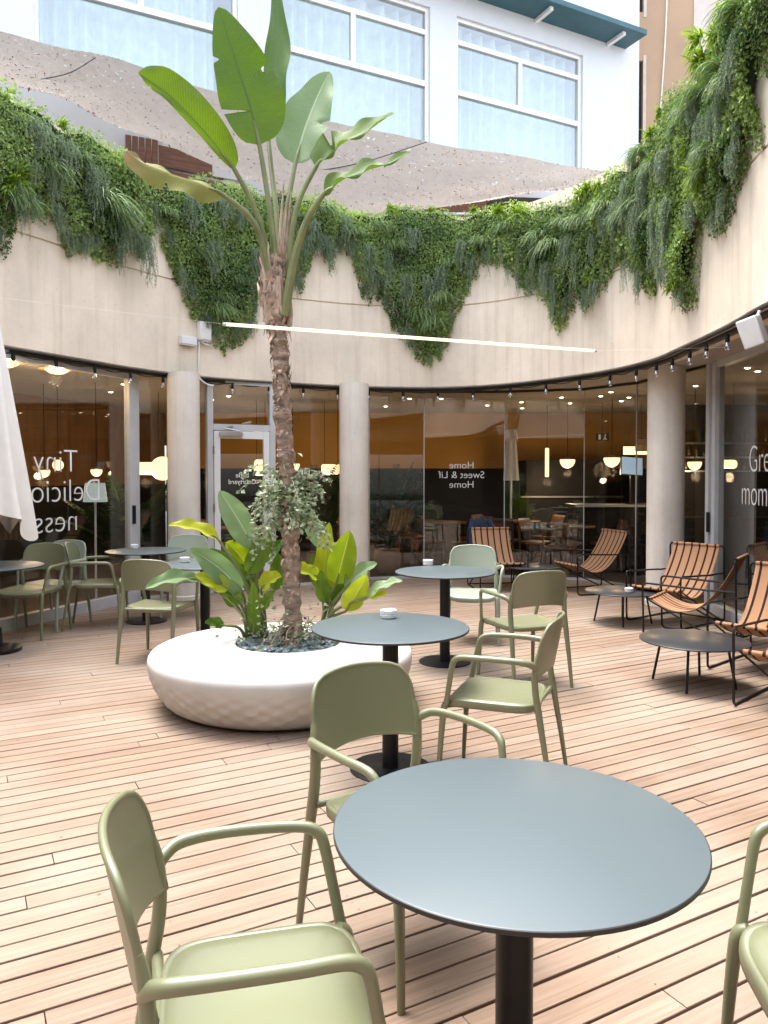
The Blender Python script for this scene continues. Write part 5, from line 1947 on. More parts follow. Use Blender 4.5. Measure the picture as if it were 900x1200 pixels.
f1, f2, f3 = (0, -1, 0.4), (0.3, -0.8, 0.7), (-0.4, -0.8, 0.6)
left_specs = [((297, 642), (257, 575), .085, 'leaf_pale', .55, (0.2, -1, 0.3), (-.05, -.1), 0.02),
              ((257, 634), (197, 616), .055, 'leaf_lime', 1.0, (0.1, -.6, 1), (-.15, -.3), 0.03),
              ((283, 692), (222, 643), .075, 'leaf_pale', .15, f3, (-.2, -.35), 0.03),
              ((289, 684), (232, 648), .06, 'leaf', .6, f3, (-.05, -.1), 0.05),
              ((292, 668), (264, 636), .06, 'leaf_lime', .25, f1, (.05, .0), 0.03),
              ((291, 672), (316, 624), .06, 'leaf', .9, (0.3, -1, .2), (-.1, -.12), 0.0),
              ((232, 680), (170, 690), .05, 'leaf_pale', .1, (0.0, -.7, .8), (-.3, -.5), 0.03),
              ((268, 690), (228, 674), .055, 'leaf_lime', .7, f3, (-.25, -.35), 0.01),
              ((298, 742), (297, 682), .04, 'leaf', 1.0, (0.3, -1, .1), (-.22, -.28), 0.0),
              ((322, 692), (326, 648), .045, 'leaf', .7, (0.2, -1, .1), (.05, .08), 0.0),
              ((284, 706), (248, 690), .04, 'leaf', .8, f3, (-.18, -.28), 0.02),
              ((276, 712), (262, 672), .05, 'leaf', .35, f1, (-.02, .0), 0.0),
              ((300, 700), (280, 660), .05, 'leaf', .5, f2, (.0, -.02), 0.0),
              ((306, 690), (330, 676), .05, 'leaf_lime', .9, f2, (-.15, -.2), 0.02),
              ((306, 715), (322, 692), .035, 'leaf', .95, f2, (-.22, -.25), 0.01),
              ((262, 733), (240, 730), .03, 'leaf', .3, f1, (-.2, -.34), 0.01),
              ((302, 660), (334, 632), .045, 'leaf', .4, f2, (.1, .12), 0.0)]
clump('dense low bird of paradise clump left of the palm trunk', (302, 751), left_specs, 40)
right_specs = [((377, 694), (386, 612), .065, 'leaf_lime', .55, (-0.3, -1, .1), (.0, -.02), 0.0),
               ((394, 684), (410, 622), .085, 'leaf_lime', .15, (0.1, -1, .2), (-.05, -.08), 0.0),
               ((404, 690), (442, 660), .06, 'leaf_pale', .5, (0.1, -.7, .8), (-.08, -.15), 0.02),
               ((406, 716), (430, 674), .07, 'leaf_lime', .6, (0.3, -1, .2), (-.15, -.22), 0.0),
               ((428, 702), (472, 681), .055, 'leaf_pale', .7, (0.1, -.5, 1), (-.18, -.3), 0.03),
               ((374, 678), (340, 666), .055, 'leaf_lime', .7, (-0.1, -.7, .7), (-.1, -.22), 0.015),
               ((382, 642), (356, 598), .06, 'leaf_pale', .75, (-0.1, -1, .3), (.12, .1), 0.0),
               ((376, 690), (366, 650), .05, 'leaf', .7, f1, (.08, .08), 0.0),
               ((380, 706), (376, 668), .045, 'leaf', .9, f1, (-.1, -.14), 0.0),
               ((398, 694), (388, 640), .055, 'leaf_lime', .1, f1, (.05, .05), 0.0),
               ((384, 712), (404, 684), .045, 'leaf', .6, f2, (.0, -.02), 0.01),
               ((430, 700), (455, 694), .03, 'leaf_lime', .9, f2, (-.2, -.3), -0.01)]
clump('looser low bird of paradise clump right of the palm trunk, yellow green', (384, 743), right_specs, 70)

# ------------------------------------------------------------------ variegated ivy round the trunk
r_ = np.random.default_rng(77)
B_, D_ = [], []
rnd = random.Random(77)
strd = MB()
for i in range(46):
    # a runner starts on the trunk and trails out and down
    py = rnd.uniform(552, 625)
    a = rnd.uniform(0, 6.28)
    p = at_y(338, py, TY) + Vector((math.cos(a) * 0.06, math.sin(a) * 0.06, 0))
    out = rnd.uniform(0.02, 0.12)
    v = Vector((math.cos(a) * out, math.sin(a) * out * 0.8, rnd.uniform(-0.02, 0.07)))
    L = rnd.uniform(0.10, 0.34) * (1.6 if math.cos(a) < -0.2 else 1.0); st = 0.022
    path = [p.copy()]
    k = 0
    while k * st < L:
        p = p + v.normalized() * st
        v = (v.normalized() + Vector((rnd.gauss(0, .09), rnd.gauss(0, .09), -0.17))).normalized()
        path.append(p.copy())
        for q in range(2):
            B_.append(tuple(p + Vector((rnd.gauss(0, .006), rnd.gauss(0, .006), rnd.gauss(0, .006)))))
            aa = rnd.uniform(0, 6.28)
            D_.append((math.cos(aa), math.sin(aa), rnd.uniform(-.9, .3)))
        k += 1
    strd.tube(path, 0.0022, 5)
for i in range(620):                             # the dense knot of leaves
    py = rnd.gauss(586, 17)
    a = rnd.uniform(0, 6.28); rr0 = abs(rnd.gauss(0.085, 0.045))
    p = at_y(337, py, TY) + Vector((math.cos(a) * rr0 * 1.25, math.sin(a) * rr0, 0))
    B_.append(tuple(p)); aa = rnd.uniform(0, 6.28)
    D_.append((math.cos(aa), math.sin(aa), rnd.uniform(-.9, .3)))
for i in range(330):                             # lower down among the stems
    a = rnd.uniform(0, 6.28); rr0 = abs(rnd.gauss(0.16, 0.09))
    p = HCz + Vector((-0.03 + math.cos(a) * rr0 * 1.3, math.sin(a) * rr0, rnd.uniform(-0.01, 0.10) + max(0, rnd.gauss(0, 0.16))))
    B_.append(tuple(p)); aa = rnd.uniform(0, 6.28)
    D_.append((math.cos(aa), math.sin(aa), rnd.uniform(-.6, .5)))
B_ = np.array(B_); D_ = unit(np.array(D_))
sd = unit(np.cross(D_, r_.normal(size=D_.shape))); nr_ = unit(np.cross(sd, D_))
L_ = r_.uniform(0.022, 0.048, len(B_))
ivy = thing('ivy', 'pale variegated ivy tumbling round the palm trunk', 'ivy', OR)
lv = leaves_mesh('ivy_leaves', M['ivy'], B_ - np.array(OR), D_, sd, nr_, L_, L_ * 0.75, np.clip(r_.normal(0.55, 0.3, len(B_)), 0, 1), 0.15)
lv.parent = ivy
strd.build('ivy_stems', M['husk'], ivy, origin=OR)
rt = MB()
for i in range(22):                              # dry roots and runners on the pebbles
    a = rnd.uniform(0, 6.28)
    p0 = Vector((TB.x, TB.y, 0.37)) + Vector((math.cos(a) * 0.09, math.sin(a) * 0.09, rnd.uniform(0, .16)))
    e = HCz + Vector((math.cos(a + rnd.gauss(0, .5)) * rnd.uniform(.12, .3), math.sin(a) * rnd.uniform(.12, .3), 0.0))
    m_ = p0.lerp(e, 0.5) + Vector((rnd.gauss(0, .03), rnd.gauss(0, .03), rnd.uniform(0.02, .1)))
    rt.tube([p0, m_, e], 0.0035, 5, res=4)
rt.build('dry_runners', M['trunk'], ivy, origin=OR)
# ================================================================== folded parasol at the left edge
PP = at_z(-9, 663, 0.74); PP = Vector((PP.x + 0.03, PP.y, 0))
par = thing('folded_parasol', 'folded cream canvas parasol at the left edge', 'parasol', (PP.x, PP.y, 0))
b = MB(); b.tube([(0, 0, 0.02), (0, 0, 3.0)], 0.024, 12); b.build('pole', M['white_paint'], par)
b = MB()
zt_, zb_ = 2.95, 1.10
def par_pt(u, v):
    a = 2 * math.pi * u
    t = v
    R = 0.035 + 0.30 * t ** 0.9
    pl_ = math.cos(a * 8) * (0.10 + 0.22 * t)
    r = R * (0.86 + 0.5 * pl_)
    hem = 0.16 * max(0, math.cos(a * 4 + 0.7)) + 0.10 * math.cos(a - 0.3)
    z = zt_ + (zb_ - zt_) * t - (hem - 0.1) * t ** 6
    tw = a + 0.25 * t
    return Vector((r * math.cos(tw), r * math.sin(tw), z))
b.grid(par_pt, 128, 40)
cv = b.build('canopy', M['canvas'], par, angle=70)
b = MB(); b.lathe([(0, 3.06), (0.02, 3.05), (0.03, 3.02), (0.06, 2.97), (0.05, 2.94), (0, 2.94)], 16); b.build('finial', M['white_paint'], par)
b = MB(); b.lathe([(0, 0.0), (0.2, 0.0), (0.2, 0.03), (0.05, 0.05), (0.04, 0.2), (0, 0.2)], 24); b.build('base', M['black_metal'], par)

# ================================================================== string of bulbs along the soffit
bulb_px = [-30, 20, 70, 115, 156, 194, 233, 274, 317, 357, 397, 433, 473, 513, 553, 596, 637, 676, 711, 741, 764, 782, 802, 821, 845, 874]
def soffit_s(px):
    # arc length where the sight line meets the soffit edge
    return wall_hit(px, 440)[0]
sl_ = thing('string_light', 'string of small bare bulbs hung along the edge of the soffit', 'string light', (0, 10.6, 2.7))
OS = (0, 10.6, 2.7)
ss = []
for px in bulb_px:
    try: ss.append(soffit_s(px))
    except TypeError: pass
pts = []
for i, s in enumerate(ss):
    P, n = wall_at(s, -0.05, 2.715); pts.append(P)
    if i < len(ss) - 1:
        P2, n2 = wall_at((s + ss[i + 1]) / 2, -0.05, 2.69); pts.append(P2)
b = MB(); b.tube(pts, 0.006, 6, res=4); b.build('cable', M['dark_trim'], sl_, origin=OS)
for s in ss:
    P, n = wall_at(s, -0.05, 2.70)
    b = MB(); b.lathe([(0, 0.02), (0.014, 0.02), (0.018, 0.0), (0.02, -0.045), (0.014, -0.055), (0, -0.055)], 12, c=P)
    so_ = b.build('socket', M['black_metal'], sl_, origin=OS)
    b = MB(); b.lathe([(0.013, -0.055), (0.024, -0.075), (0.028, -0.095), (0.022, -0.118), (0, -0.125)], 14, c=P)
    b.build('bulb', M['bulb'], so_, origin=OS)

# ================================================================== boxes on the wall
def on_wall(px, py, off=0.0):
    h = wall_hit(px, py)
    return wall_at(h[0], off, h[1])
P, n = on_wall(237, 389, 0.05)
o = thing('junction_box', 'white upright box on the wall beside the hanging foliage', 'box', P, math.atan2(n.y, n.x) + math.pi / 2)
b = MB(); b.box((0, 0, 0), (0.165, 0.10, 0.24)); q = b.build('housing', M['white_paint'], o); bv = q.modifiers.new('bevel', 'BEVEL'); bv.width = 0.02; bv.segments = 3
b = MB(); b.box((0, 0.0, -0.128), (0.11, 0.08, 0.014)); b.build('lower_cover', M['alu'], o)
b = MB()
zz = P.z
b.tube([(-0.06, 0.02, -0.13), (-0.06, 0.03, -0.3), (-0.06, 0.035, -0.52), (-0.04, 0.03, -0.60), (0.06, 0.02, -0.66), (0.14, 0.02, -0.665)], 0.011, 8, res=5)
b.tube([(-0.05, 0.0, -0.13), (0.0, -0.03, -0.165), (0.06, -0.02, -0.165), (0.09, 0.03, -0.14)], 0.008, 8, res=5)
b.build('cable', M['white_paint'], o)
P, n = on_wall(218, 399.5, 0.04)
o = thing('wall_sensor', 'small flat white box on the wall left of the upright one', 'box', P, math.atan2(n.y, n.x) + math.pi / 2)
b = MB(); b.box((0, 0, 0), (0.22, 0.08, 0.105)); q = b.build('housing', M['white_paint'], o); bv = q.modifiers.new('bevel', 'BEVEL'); bv.width = 0.012; bv.segments = 3
b = MB(); b.box((0, 0.0, -0.058), (0.2, 0.07, 0.012)); b.build('lower_cover', M['alu'], o)
P, n = on_wall(526.5, 380, 0.03)
o = thing('wall_sensor', 'small grey box on the wall at the right edge of the hanging foliage', 'box', P, math.atan2(n.y, n.x) + math.pi / 2)
b = MB(); b.box((0, 0, 0), (0.08, 0.06, 0.24)); q = b.build('housing', M['alu'], o); bv = q.modifiers.new('bevel', 'BEVEL'); bv.width = 0.008; bv.segments = 2
b = MB(); b.box((0, 0.0, -0.124), (0.06, 0.04, 0.006)); b.build('lower_cover', M['dark_trim'], o)
# floodlight at the right
P = at_y(882, 389, 5.55)
o = thing('floodlight', 'white floodlight tilted down at the edge of the right hand soffit', 'floodlight', P, RAD(-40))
b = MB(); b.box((0, 0, 0), (0.14, 0.19, 0.21), 0, 0, RAD(12), RAD(-16)); q = b.build('housing', M['white_paint'], o); bv = q.modifiers.new('bevel', 'BEVEL'); bv.width = 0.012; bv.segments = 3
b = MB(); b.tube([(0.0, 0.05, 0.08), (0.02, 0.06, 0.13), (0.03, 0.06, 0.16)], 0.012, 8); b.build('bracket', M['white_paint'], o)

# ================================================================== slender glowing bar, added to stand for a reflection in window glass
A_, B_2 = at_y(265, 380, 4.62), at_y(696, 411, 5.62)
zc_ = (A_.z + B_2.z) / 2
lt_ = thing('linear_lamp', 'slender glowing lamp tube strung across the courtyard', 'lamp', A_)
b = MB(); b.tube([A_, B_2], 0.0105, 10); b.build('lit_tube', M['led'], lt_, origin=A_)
dL = (B_2 - A_).normalized()
b = MB()
for p, s_ in ((A_, -1), (B_2, 1)):
    b.tube([p + dL * 0.001 * s_, p + dL * 0.02 * s_], 0.010, 8)
b.build('end_caps', M['alu'], lt_, origin=A_)
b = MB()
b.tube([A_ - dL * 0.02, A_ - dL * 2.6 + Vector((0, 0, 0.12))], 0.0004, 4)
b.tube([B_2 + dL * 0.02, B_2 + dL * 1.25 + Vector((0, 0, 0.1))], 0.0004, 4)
b.build('suspension_wire', M['canvas'], lt_, origin=A_)  # wires made up so that the added bar hangs from something

# ================================================================== rooms behind the glass
def glow(o, P, watts, dz=-0.16):
    """the light a lit lamp gives to its room"""
    l = bpy.data.lights.new('lamp_light', 'POINT')
    l.energy = watts; l.color = (1.0, 0.70, 0.40); l.shadow_soft_size = 0.07
    q = bpy.data.objects.new('lamp_light', l); COL.objects.link(q)
    q.parent = o; q.location = (0, 0, dz)
def half_globe(label, px, py, d, r=0.105):
    P = at_y(px, py, d)
    o = thing('pendant_lamp', label, 'pendant lamp', P, 0, 'lit half globe pendants indoors')
    b = MB()
    b.lathe([(0, -r), (r * .35, -r * .93), (r * .7, -r * .7), (r * .92, -r * .35), (r, 0.0), (r * .98, 0.02), (0, 0.022)], 24)
    b.build('lamp_shade', M['warm'], o)
    b = MB(); b.lathe([(0, 0.06), (0.03, 0.055), (r * .9, 0.034), (r * .95, 0.023), (0, 0.023)], 20); b.build('lamp_cap', M['steel'], o)
    b = MB(); b.tube([(0, 0, 0.05), (0, 0, 2.775 - P.z)], 0.006, 6); b.build('cord', M['black_metal'], o)
    glow(o, P, 4.0, -r - 0.09)
    return o
half_globe('lit half globe pendant right of the long tube lamp', 665, 540, 13.3, 0.13)
half_globe('lit half globe pendant under the exit sign', 717, 538, 12.4, 0.13)
half_globe('lit half globe pendant between the thick pillar and the upright', 814, 543, 11.2, 0.10)
half_globe('small lit half globe pendant behind the left lettering', 52, 553, 10.6, 0.075)
half_globe('lit half globe pendant just above the floor lamp shade', 113, 552, 10.4, 0.075)
half_globe('tiny lit half globe pendant behind the palm trunk', 343, 545, 13.0, 0.12)
def tube_lamp(label, px, py, d, L, r, vertical=False, ball=False):
    P = at_y(px, py, d)
    o = thing('tube_pendant', label, 'pendant lamp', P, 0)
    b = MB()
    if vertical:
        b.lathe([(0, -L / 2), (r * .8, -L / 2), (r, -L / 2 + .02), (r, L / 2 - .02), (r * .8, L / 2), (0, L / 2)], 16)
    else:
        b.tube([(-L / 2, 0, 0), (-L / 2 + .02, 0, 0), (L / 2 - .02, 0, 0), (L / 2, 0, 0)], [r * .8, r, r, r * .8], 18)
    b.build('lamp_shade', M['warm'], o)
    b = MB()
    if vertical: b.tube([(0, 0, L / 2), (0, 0, 2.775 - P.z)], 0.006, 6)
    else:
        for x in (-L * .35, L * .35): b.tube([(x, 0, r), (x, 0, 2.775 - P.z)], 0.005, 6)
    b.build('cord', M['black_metal'], o)
    glow(o, P, 4.5, -(L / 2 + .1) if vertical else -r - 0.12)
    if ball:
        b = MB(); b.ellipsoid((ball, 0, 0), (r * 1.9, r * 1.9, r * 1.9), 20, 12); b.build('glass_ball', M['warm'], o)
    return o
tube_lamp('lit horizontal tube pendant with a ball, behind the left aluminium upright', 172, 549, 11.6, 0.52, 0.095, ball=0.24)
tube_lamp('lit short horizontal tube pendant beside the middle pillar', 388, 550, 13.0, 0.32, 0.085)
tube_lamp('long lit upright tube lamp in the dining room', 641, 542, 13.8, 0.52, 0.035, True)
tube_lamp('lit horizontal tube seen through the transom door glass', 306, 548, 12.4, 0.20, 0.13)
tube_lamp('lit amber tube lamp right of the aluminium upright', 852, 544, 10.6, 0.24, 0.06)
P = at_y(68, 545, 10.8)
o = thing('globe_lamp', 'round lit globe lamp behind the left lettering', 'lamp', P)
b = MB(); b.ellipsoid((0, 0, 0), (.075, .075, .075), 20, 12); b.build('lamp_shade', M['warm'], o)
b = MB(); b.tube([(0, 0, .07), (0, 0, 2.775 - P.z)], 0.005, 6); b.build('cord', M['black_metal'], o)
def dish(label, px, py, d):
    P = at_y(px, py, d)
    o = thing('dish_lamp', label, 'ceiling lamp', P, 0, 'glowing dish lamps under the left ceiling')
    b = MB(); b.lathe([(0, -.05), (.07, -.045), (.115, -.02), (.135, .0), (0, .002)], 28); b.build('lamp_shade', M['warm_soft'], o)
    b = MB(); b.lathe([(0, .004), (.20, .004), (.205, .009), (.20, .014), (0, .016)], 32); b.build('lamp_brim', M['brass'], o)
    b = MB(); b.tube([(0, 0, .016), (0, 0, 2.775 - P.z)], 0.012, 8); b.build('lamp_stem', M['alu'], o)
    glow(o, P, 4.0, -0.14)
M['brass'] = plain('pale_brass', (0.55, 0.42, 0.22), 0.35, 0.6)
dish('glowing dish lamp nearer the left window mullion', 67, 433, 8.7)
dish('glowing dish lamp at the extreme left', 7, 425, 8.1)

# downlights in the ceiling indoors
for i, (px, py, d) in enumerate([(452, 487, 14.0), (517, 470, 12.6), (571, 485, 13.8), (611, 479, 13.2), (612, 484, 14.4), (658, 469, 12.4), (668, 480, 13.4), (704, 467, 12.2), (716, 457, 11.6), (728, 478, 13.0),
                                 (737, 470, 12.4), (480, 470, 12.6), (130, 478, 11.6), (145, 466, 10.6), (268, 459, 12.2), (248, 477, 12.8), (815, 461, 10.8), (888, 440, 9.3), (876, 434, 9.0), (430, 497, 14.4)]):
    dd_ = ray(px, py); t = (2.772 - EYE) / max(1e-3, dd_.z)
    Q = at_y(px, py, d)
    b = MB(); b.lathe([(0, -.010), (.022, -.010), (.032, -.004), (.032, 0.0), (0, 0.0)], 16)
    o = b.build('downlight', M['spot']); o.location = (Q.x, Q.y, 2.774)
    tag(o, 'small round lit downlight in the indoor ceiling', 'downlight', 'downlights in the indoor ceiling')

# floor lamp behind the left window
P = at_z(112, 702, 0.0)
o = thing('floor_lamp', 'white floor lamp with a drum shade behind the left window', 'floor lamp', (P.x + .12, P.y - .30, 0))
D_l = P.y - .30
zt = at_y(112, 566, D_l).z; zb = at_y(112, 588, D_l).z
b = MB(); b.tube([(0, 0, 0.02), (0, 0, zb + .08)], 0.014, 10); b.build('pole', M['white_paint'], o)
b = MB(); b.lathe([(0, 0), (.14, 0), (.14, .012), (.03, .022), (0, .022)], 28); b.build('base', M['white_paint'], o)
b = MB(); b.lathe([(.138, zb), (.112, zt), (.108, zt), (.134, zb + .003), (.138, zb)], 36); b.lathe([(0, zt - .012), (.109, zt - .012)], 36); b.build('lamp_shade', emitter('lit_white_shade', (.75, .86, .86), .10), o)  # faint emission stands for daylight on the unlit shade

# potted palms indoors
def frond(b, tones, root, az, L, lift, r, drop=0.9, leafw=0.012, leafL=0.26):
    v = Vector((math.cos(az) * (1 - lift), math.sin(az) * (1 - lift), lift)).normalized()
    p = Vector(root); pts = [p.copy()]
    n = 18
    for k in range(n):
        p = p + v * (L / n); pts.append(p.copy())
        v = (v + Vector((0, 0, -drop / n))).normalized()
    b.tube(pts, [0.006] * 8 + [0.004] * (n - 7), 5); tones += [0.6] * (5 * (n + 1))
    for k in range(5, n + 1):
        t = (pts[k] - pts[k - 1]).normalized()
        s = t.cross(Vector((0, 0, 1)))
        s = s.normalized() if s.length > 1e-4 else Vector((1, 0, 0))
        for q in (0.0, 0.5):
            bp = pts[k - 1].lerp(pts[k], q)
            for sg_ in (-1, 1):
                d = (s * sg_ + t * 0.7 + Vector((0, 0, 0.12))).normalized()
                LL = leafL * math.sin(math.pi * (0.15 + 0.75 * (k - 4) / (n - 4))) * r.uniform(.85, 1.1)
                m = bp + d * LL * 0.5; e = bp + d * LL - Vector((0, 0, LL * 0.3))
                wv = t * leafw
                b.add([bp, m - wv, e, m + wv], [(0, 1, 2), (0, 2, 3)])
                tn = min(1, max(0, r.gauss(.5, .25))); tones += [tn] * 4
def palm(label, X, Y_, nf, L, seed, h=0.35, lift=0.75, pot=True):
    r = random.Random(seed)
    o = thing('potted_palm', label, 'potted palm', (X, Y_, 0))
    b = MB(); tn = []
    for i in range(nf):
        frond(b, tn, (r.uniform(-.05, .05), r.uniform(-.05, .05), h), i * 2.4 + r.uniform(-.3, .3), L * r.uniform(.75, 1.1), lift * r.uniform(.75, 1.15), r)
    b.build('foliage', M['kentia'], o, attr=tn, angle=None)
    b = MB(); b.lathe([(0, 0), (.17, 0), (.21, .12), (.215, .3), (.19, .36), (.17, .35), (.17, .32), (0, .32)], 28); b.build('pot', M['terracotta'], o)
palm('potted feathery palm inside, left of the middle pillar', -.98, 11.6, 16, 1.5, 1)
palm('potted feathery palm inside, right of the middle pillar', .05, 12.0, 14, 1.45, 2)
palm('potted dark palm inside behind the floor lamp', -3.35, 10.0, 13, 1.35, 3)

# dining furniture indoors
def in_table(label, X, Y_, g='dark dining tables indoors'):
    o = thing('dining_table', label, 'table', (X, Y_, 0), random.uniform(0, 1), g)
    b = MB(); b.lathe([(0, .715), (.38, .715), (.385, .72), (.385, .735), (.38, .74), (0, .74)], 40); b.build('tabletop', M['wood_in'], o)
    b = MB(); b.lathe([(0, 0), (.22, 0), (.22, .015), (.03, .03), (.03, .71), (.1, .714), (0, .714)], 20); b.build('column', M['black_metal'], o)
    return o
def in_chair(label):
    o = thing('dining_chair', label, 'chair', (0, 0, 0), 0, 'wooden dining chairs indoors')
    b = MB(); b.box((0, 0, .45), (.42, .42, .03)); b.build('seat', M['wood_in'], o)
    b = MB()
    b.grid(lambda u, v: Vector(((u - .5) * .42, -.20 - .06 * v + .03 * (2 * u - 1) ** 2, .62 + .2 * v)), 10, 4)
    q = b.build('backrest', M['wood_in'], o, angle=None); sm = q.modifiers.new('thickness', 'SOLIDIFY'); sm.thickness = .015
    for sx in (-1, 1):
        b = MB(); b.tube([(sx * .2, .19, 0), (sx * .18, .17, .44)], [.012, .017], 8); b.build('leg', M['wood_in'], o)
        b = MB(); b.tube([(sx * .2, -.22, 0), (sx * .19, -.18, .44), (sx * .19, -.205, .64), (sx * .19, -.235, .72)], [.012, .017, .015, .012], 8); b.build('leg', M['wood_in'], o)
    return o
IT = [(1.0, 12.9, 'dining table inside behind the lettering pane'), (-.1, 13.6, 'dining table inside by the palm right of the middle pillar'), (2.3, 13.2, 'dining table inside behind the tube lamp'),
      (-2.2, 11.6, 'dining table inside behind the glazed door'), (2.9, 11.95, 'dining table inside behind the profile lounge chair')]
ic = in_chair('wooden dining chair inside at the table behind the lettering pane')
fst = True
for (X, Y_, lab) in IT:
    in_table(lab, X, Y_)
    for k, a in enumerate((0.3, 2.5, 4.2)):
        cx_, cy_ = X + .58 * math.cos(a), Y_ + .58 * math.sin(a)
        o = ic if fst else dup(ic)
        fst = False
        o.location = (cx_, cy_, 0); o.rotation_euler = (0, 0, face((X - cx_, Y_ - cy_)))
        o['label'] = 'wooden chair at ' + lab
# bench and sofa masses
o = thing('bench', 'dark banquette bench along the rear ochre wall', 'bench', (1.5, 15.2, 0))
b = MB(); b.box((0, 0, .44), (6.0, .5, .12)); b.build('seat', M['black_panel'], o)
b = MB(); b.box((0, .21, .72), (6.0, .08, .42)); b.build('backrest', M['black_panel'], o)
b = MB(); b.box((0, 0.02, .187), (5.8, .4, .37)); b.build('plinth', M['black_panel'], o)

# bar counter, screen, light box, pictures, shelves with bottles
bc = Vector((4.35, 12.4, 0))
o = thing('bar_counter', 'dark bar counter with a pale worktop right of the dining room', 'bar counter', bc)
b = MB(); b.box((0, 0, .51), (2.6, .6, 1.02)); b.build('counter_front', M['black_panel'], o)
b = MB(); b.box((0, -.02, 1.04), (2.7, .7, .035)); b.build('worktop', M['steel'], o)
P = at_y(741, 546, 12.25)
o = thing('till_screen', 'tilted bluish till screen on the bar counter', 'screen', (P.x, P.y, 1.06))
hgt = P.z - 1.06
b = MB(); b.box((0, .03, hgt), (.36, .03, .31), 0, 0, RAD(-14), RAD(4)); b.build('casing', M['black_metal'], o)
b = MB(); b.box((0, .012, hgt), (.33, .006, .28), 0, 0, RAD(-14), RAD(4)); b.build('display', M['screen'], o)
b = MB(); b.tube([(0, .06, 0), (0, .06, hgt)], .02, 8); b.lathe([(0, 0), (.09, 0), (.09, .012), (0, .014)], 20, c=(0, .06, 0)); b.build('stand', M['black_metal'], o)
P = at_y(747, 528, 13.4)
o = thing('light_box', 'warm lit strip above the till screen', 'light box', P)
b = MB(); b.box((0, .04, 0), (.52, .06, .17)); b.build('casing', M['black_metal'], o)
b = MB(); b.box((0, -.001, 0), (.49, .02, .14)); b.build('lit_panel', M['warm_soft'], o)
P = at_y(752, 521, 12.9)
o = thing('picture', 'small framed picture in front of the lit strip', 'picture', P)
b = MB(); b.box((0, .02, 0), (.2, .02, .22)); b.build('frame', M['dark_trim'], o)
b = MB(); b.box((0, .006, 0), (.165, .006, .185)); b.build('print', plain('printed_sheet', (.35, .25, .14), .7, var=.7, scale=14), o)
b = MB(); b.tube([(0, .02, .11), (0, .02, 2.775 - P.z)], .003, 5); b.build('cord', M['black_metal'], o)
P = at_y(706, 512, 13.2)
o = thing('exit_sign', 'dark exit sign with a pale running figure', 'sign', P)
b = MB(); b.box((0, .01, 0), (.22, .02, .13)); b.build('sign_board', M['dark_trim'], o)
b = MB()
b.box((-.05, -.003, 0), (.035, .006, .09)); b.box((.04, -.003, .0), (.018, .006, .05), 0, 0, 0, .4); b.box((.055, -.003, -.03), (.014, .006, .045), 0, 0, 0, -.5)
b.box((.03, -.003, -.03), (.014, .006, .045), 0, 0, 0, .6); b.ellipsoid((.05, -.003, .038), (.012, .004, .012), 10, 6)
b.build('pictogram', M['letters'], o)
b = MB(); b.tube([(0, .01, .065), (0, .01, 2.775 - P.z)], .004, 5); b.build('hanger', M['black_metal'], o)
sh = thing('bottle_shelf', 'dark back bar shelves holding rows of bottles', 'shelf', (6.0, 11.6, 0))
b = MB(); b.box((0, .2, 1.3), (3.6, .04, 2.6)); b.build('back_panel', M['black_panel'], sh)
SHZ = [at_y(820, 552, 11.5).z, at_y(820, 536, 11.5).z, at_y(820, 519, 11.5).z]
for z in SHZ:
    b = MB(); b.box((0, .03, z), (3.6, .3, .022)); b.build('shelf_board', M['steel'], sh)
b = MB(); b.box((0, -.1, .45), (3.6, .5, .9)); b.build('counter_front', M['black_panel'], sh)
b = MB(); b.lathe([(0, 0), (.034, 0), (.038, .006), (.038, .16), (.032, .19), (.014, .215), (.013, .26), (.016, .262), (.016, .275), (0, .276)], 14)
bo_ = b.build('bottle', M['bottle']); fst = True
rb = random.Random(4)
bm = [M['bottle'], plain('amber_bottle', (.16, .07, .02), .12, var=.3, spec=.8), plain('clear_bottle', (.30, .32, .30), .1, var=.2, spec=.8)]
for si, z in enumerate(SHZ):
    x = 4.35
    while x < 6.0:
        o = bo_ if fst else bo_.copy()
        if not fst: COL.objects.link(o)
        fst = False
        s_ = rb.uniform(.8, 1.05) * (.85 if si < 2 else 1.0)
        o.location = (x, 11.6 + rb.uniform(-.05, .05), z + .0125); o.scale = (s_, s_, s_ * rb.uniform(.8, 1.0) * (.62 if si < 2 else 1))
        o.rotation_euler = (0, 0, rb.uniform(0, 6))
        o.data = bo_.data
        tag(o, 'bottle standing in a row on the dark back bar shelves', 'bottle', 'bottles on the back bar')
        x += rb.uniform(.09, .14)
# lit bluish fridge at the rear
P = at_y(624, 577, 15.2)
o = thing('drinks_fridge', 'dark drinks fridge with a bluish strip of light at the rear', 'fridge', (P.x + .25, 15.25, 0))
b = MB(); b.box((0, 0, .9), (1.3, .45, 1.8)); b.build('casing', M['black_panel'], o)
b = MB(); b.box((-.25, -.235, 1.18), (.07, .02, .42)); b.build('light_strip', M['screen'], o)
b = MB(); b.box((.22, -.232, 1.2), (.26, .012, .3)); b.build('display', M['screen_dim'] if 'screen_dim' in M else emitter('dim_screen', (.25, .5, .6), .18), o)
# black panelling boxes in front of the ochre wall (kitchen pass)
o = thing('kitchen_pass', 'black block with a pale shelf line right of the drinks fridge', 'counter', (3.4, 14.7, 0))
b = MB(); b.box((0, 0, .9), (1.5, .8, 1.8)); b.build('casing', M['black_panel'], o)
b = MB(); b.box((.1, -.42, 1.12), (1.9, .05, .03)); b.build('shelf_board', M['steel'], o)

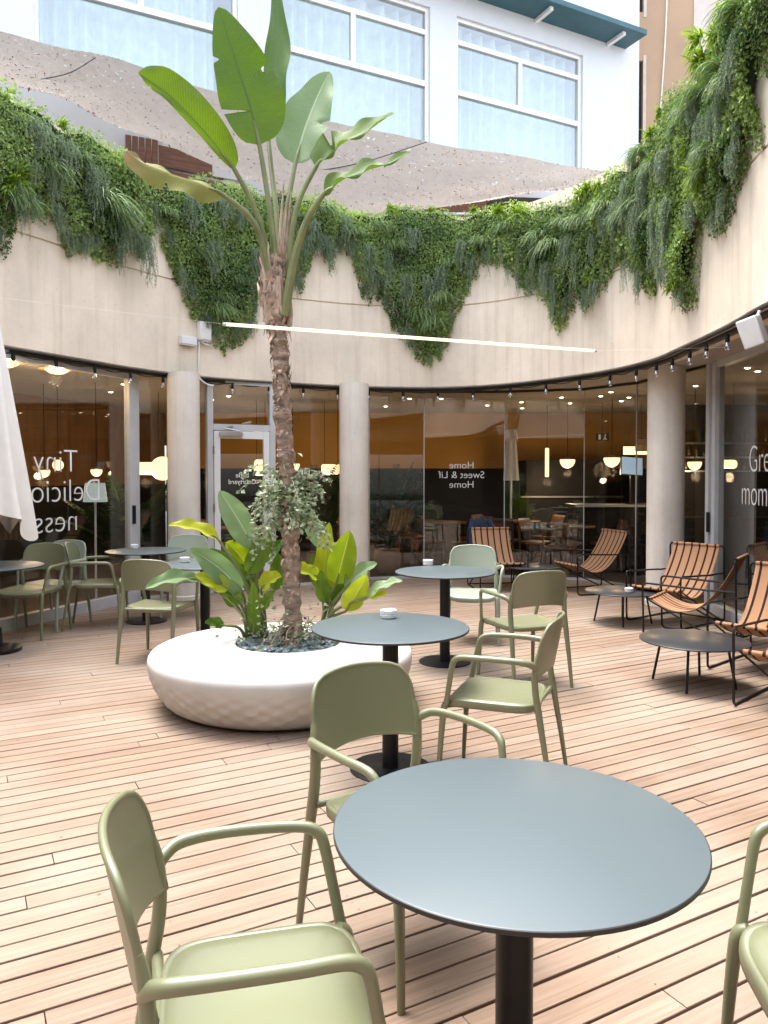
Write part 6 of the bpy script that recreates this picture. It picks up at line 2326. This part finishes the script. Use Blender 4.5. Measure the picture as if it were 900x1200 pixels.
# folded parasol shape added indoors in place of a reflection in the glass
P = at_y(599, 530, 12.6)
o = thing('hanging_cloth', 'pale folded parasol standing behind the glass beside the joint', 'parasol', (P.x, P.y, 0))
zt, zb = at_y(599, 505, 12.6).z, at_y(599, 563, 12.6).z
b = MB(); b.tube([(0, 0, .02), (0, 0, zt + .03)], .018, 8); b.build('pole', M['white_paint'], o)
b = MB(); b.grid(lambda u, v: Vector(((.06 + .05 * v) * (1 + .22 * math.cos(u * 6.283 * 7)) * math.cos(u * 6.283), (.06 + .05 * v) * (1 + .22 * math.cos(u * 6.283 * 7)) * math.sin(u * 6.283), zt + (zb - zt) * v)), 84, 6)
b.build('canopy', M['canvas'], o, angle=70)
b = MB(); b.grid(lambda u, v: Vector(((.085 + .03 * v) * math.cos(u * 6.283), (.085 + .03 * v) * math.sin(u * 6.283), zt + .02 - (.14 + .05 * math.cos(u * 6.283 * 3)) * v)), 40, 4)
b.build('canopy_flap', M['canvas'], o, angle=70)
b = MB(); b.lathe([(0, 0), (.16, 0), (.16, .03), (.03, .05), (0, .05)], 20); b.build('base', M['black_metal'], o)

# a blue garment hung over the back of one of the chairs
jx, jy = 1.36, 12.15
jc = dup(ic, (jx, jy, 0), face((-.6, .8)), 'wooden chair inside with a blue garment over its back')
jk = thing('jacket', 'blue garment hung over a chair back inside', 'garment', (jx, jy, 0), face((-.6, .8)))
b = MB()
def jfn(u, v):
    a = (v - 0.5) * 2
    drop = abs(a)
    return Vector(((u - .5) * (.40 + .08 * drop) + .012 * math.sin(v * 20), -.235 - .05 * a + .015 * math.sin(u * 22 + v * 3), .85 - .42 * drop ** 1.15 - .03 * math.sin(u * 9)))
b.grid(jfn, 24, 24)
q = b.build('garment_body', M['blue_cloth'], jk, angle=None); sm = q.modifiers.new('thickness', 'SOLIDIFY'); sm.thickness = .012
for sx in (-1, 1):
    b = MB(); b.tube([(sx * .17, -.24, .82), (sx * .23, -.27, .66), (sx * .235, -.275, .46)], [.045, .05, .04], 10, res=4); b.build('sleeve', M['blue_cloth'], jk)
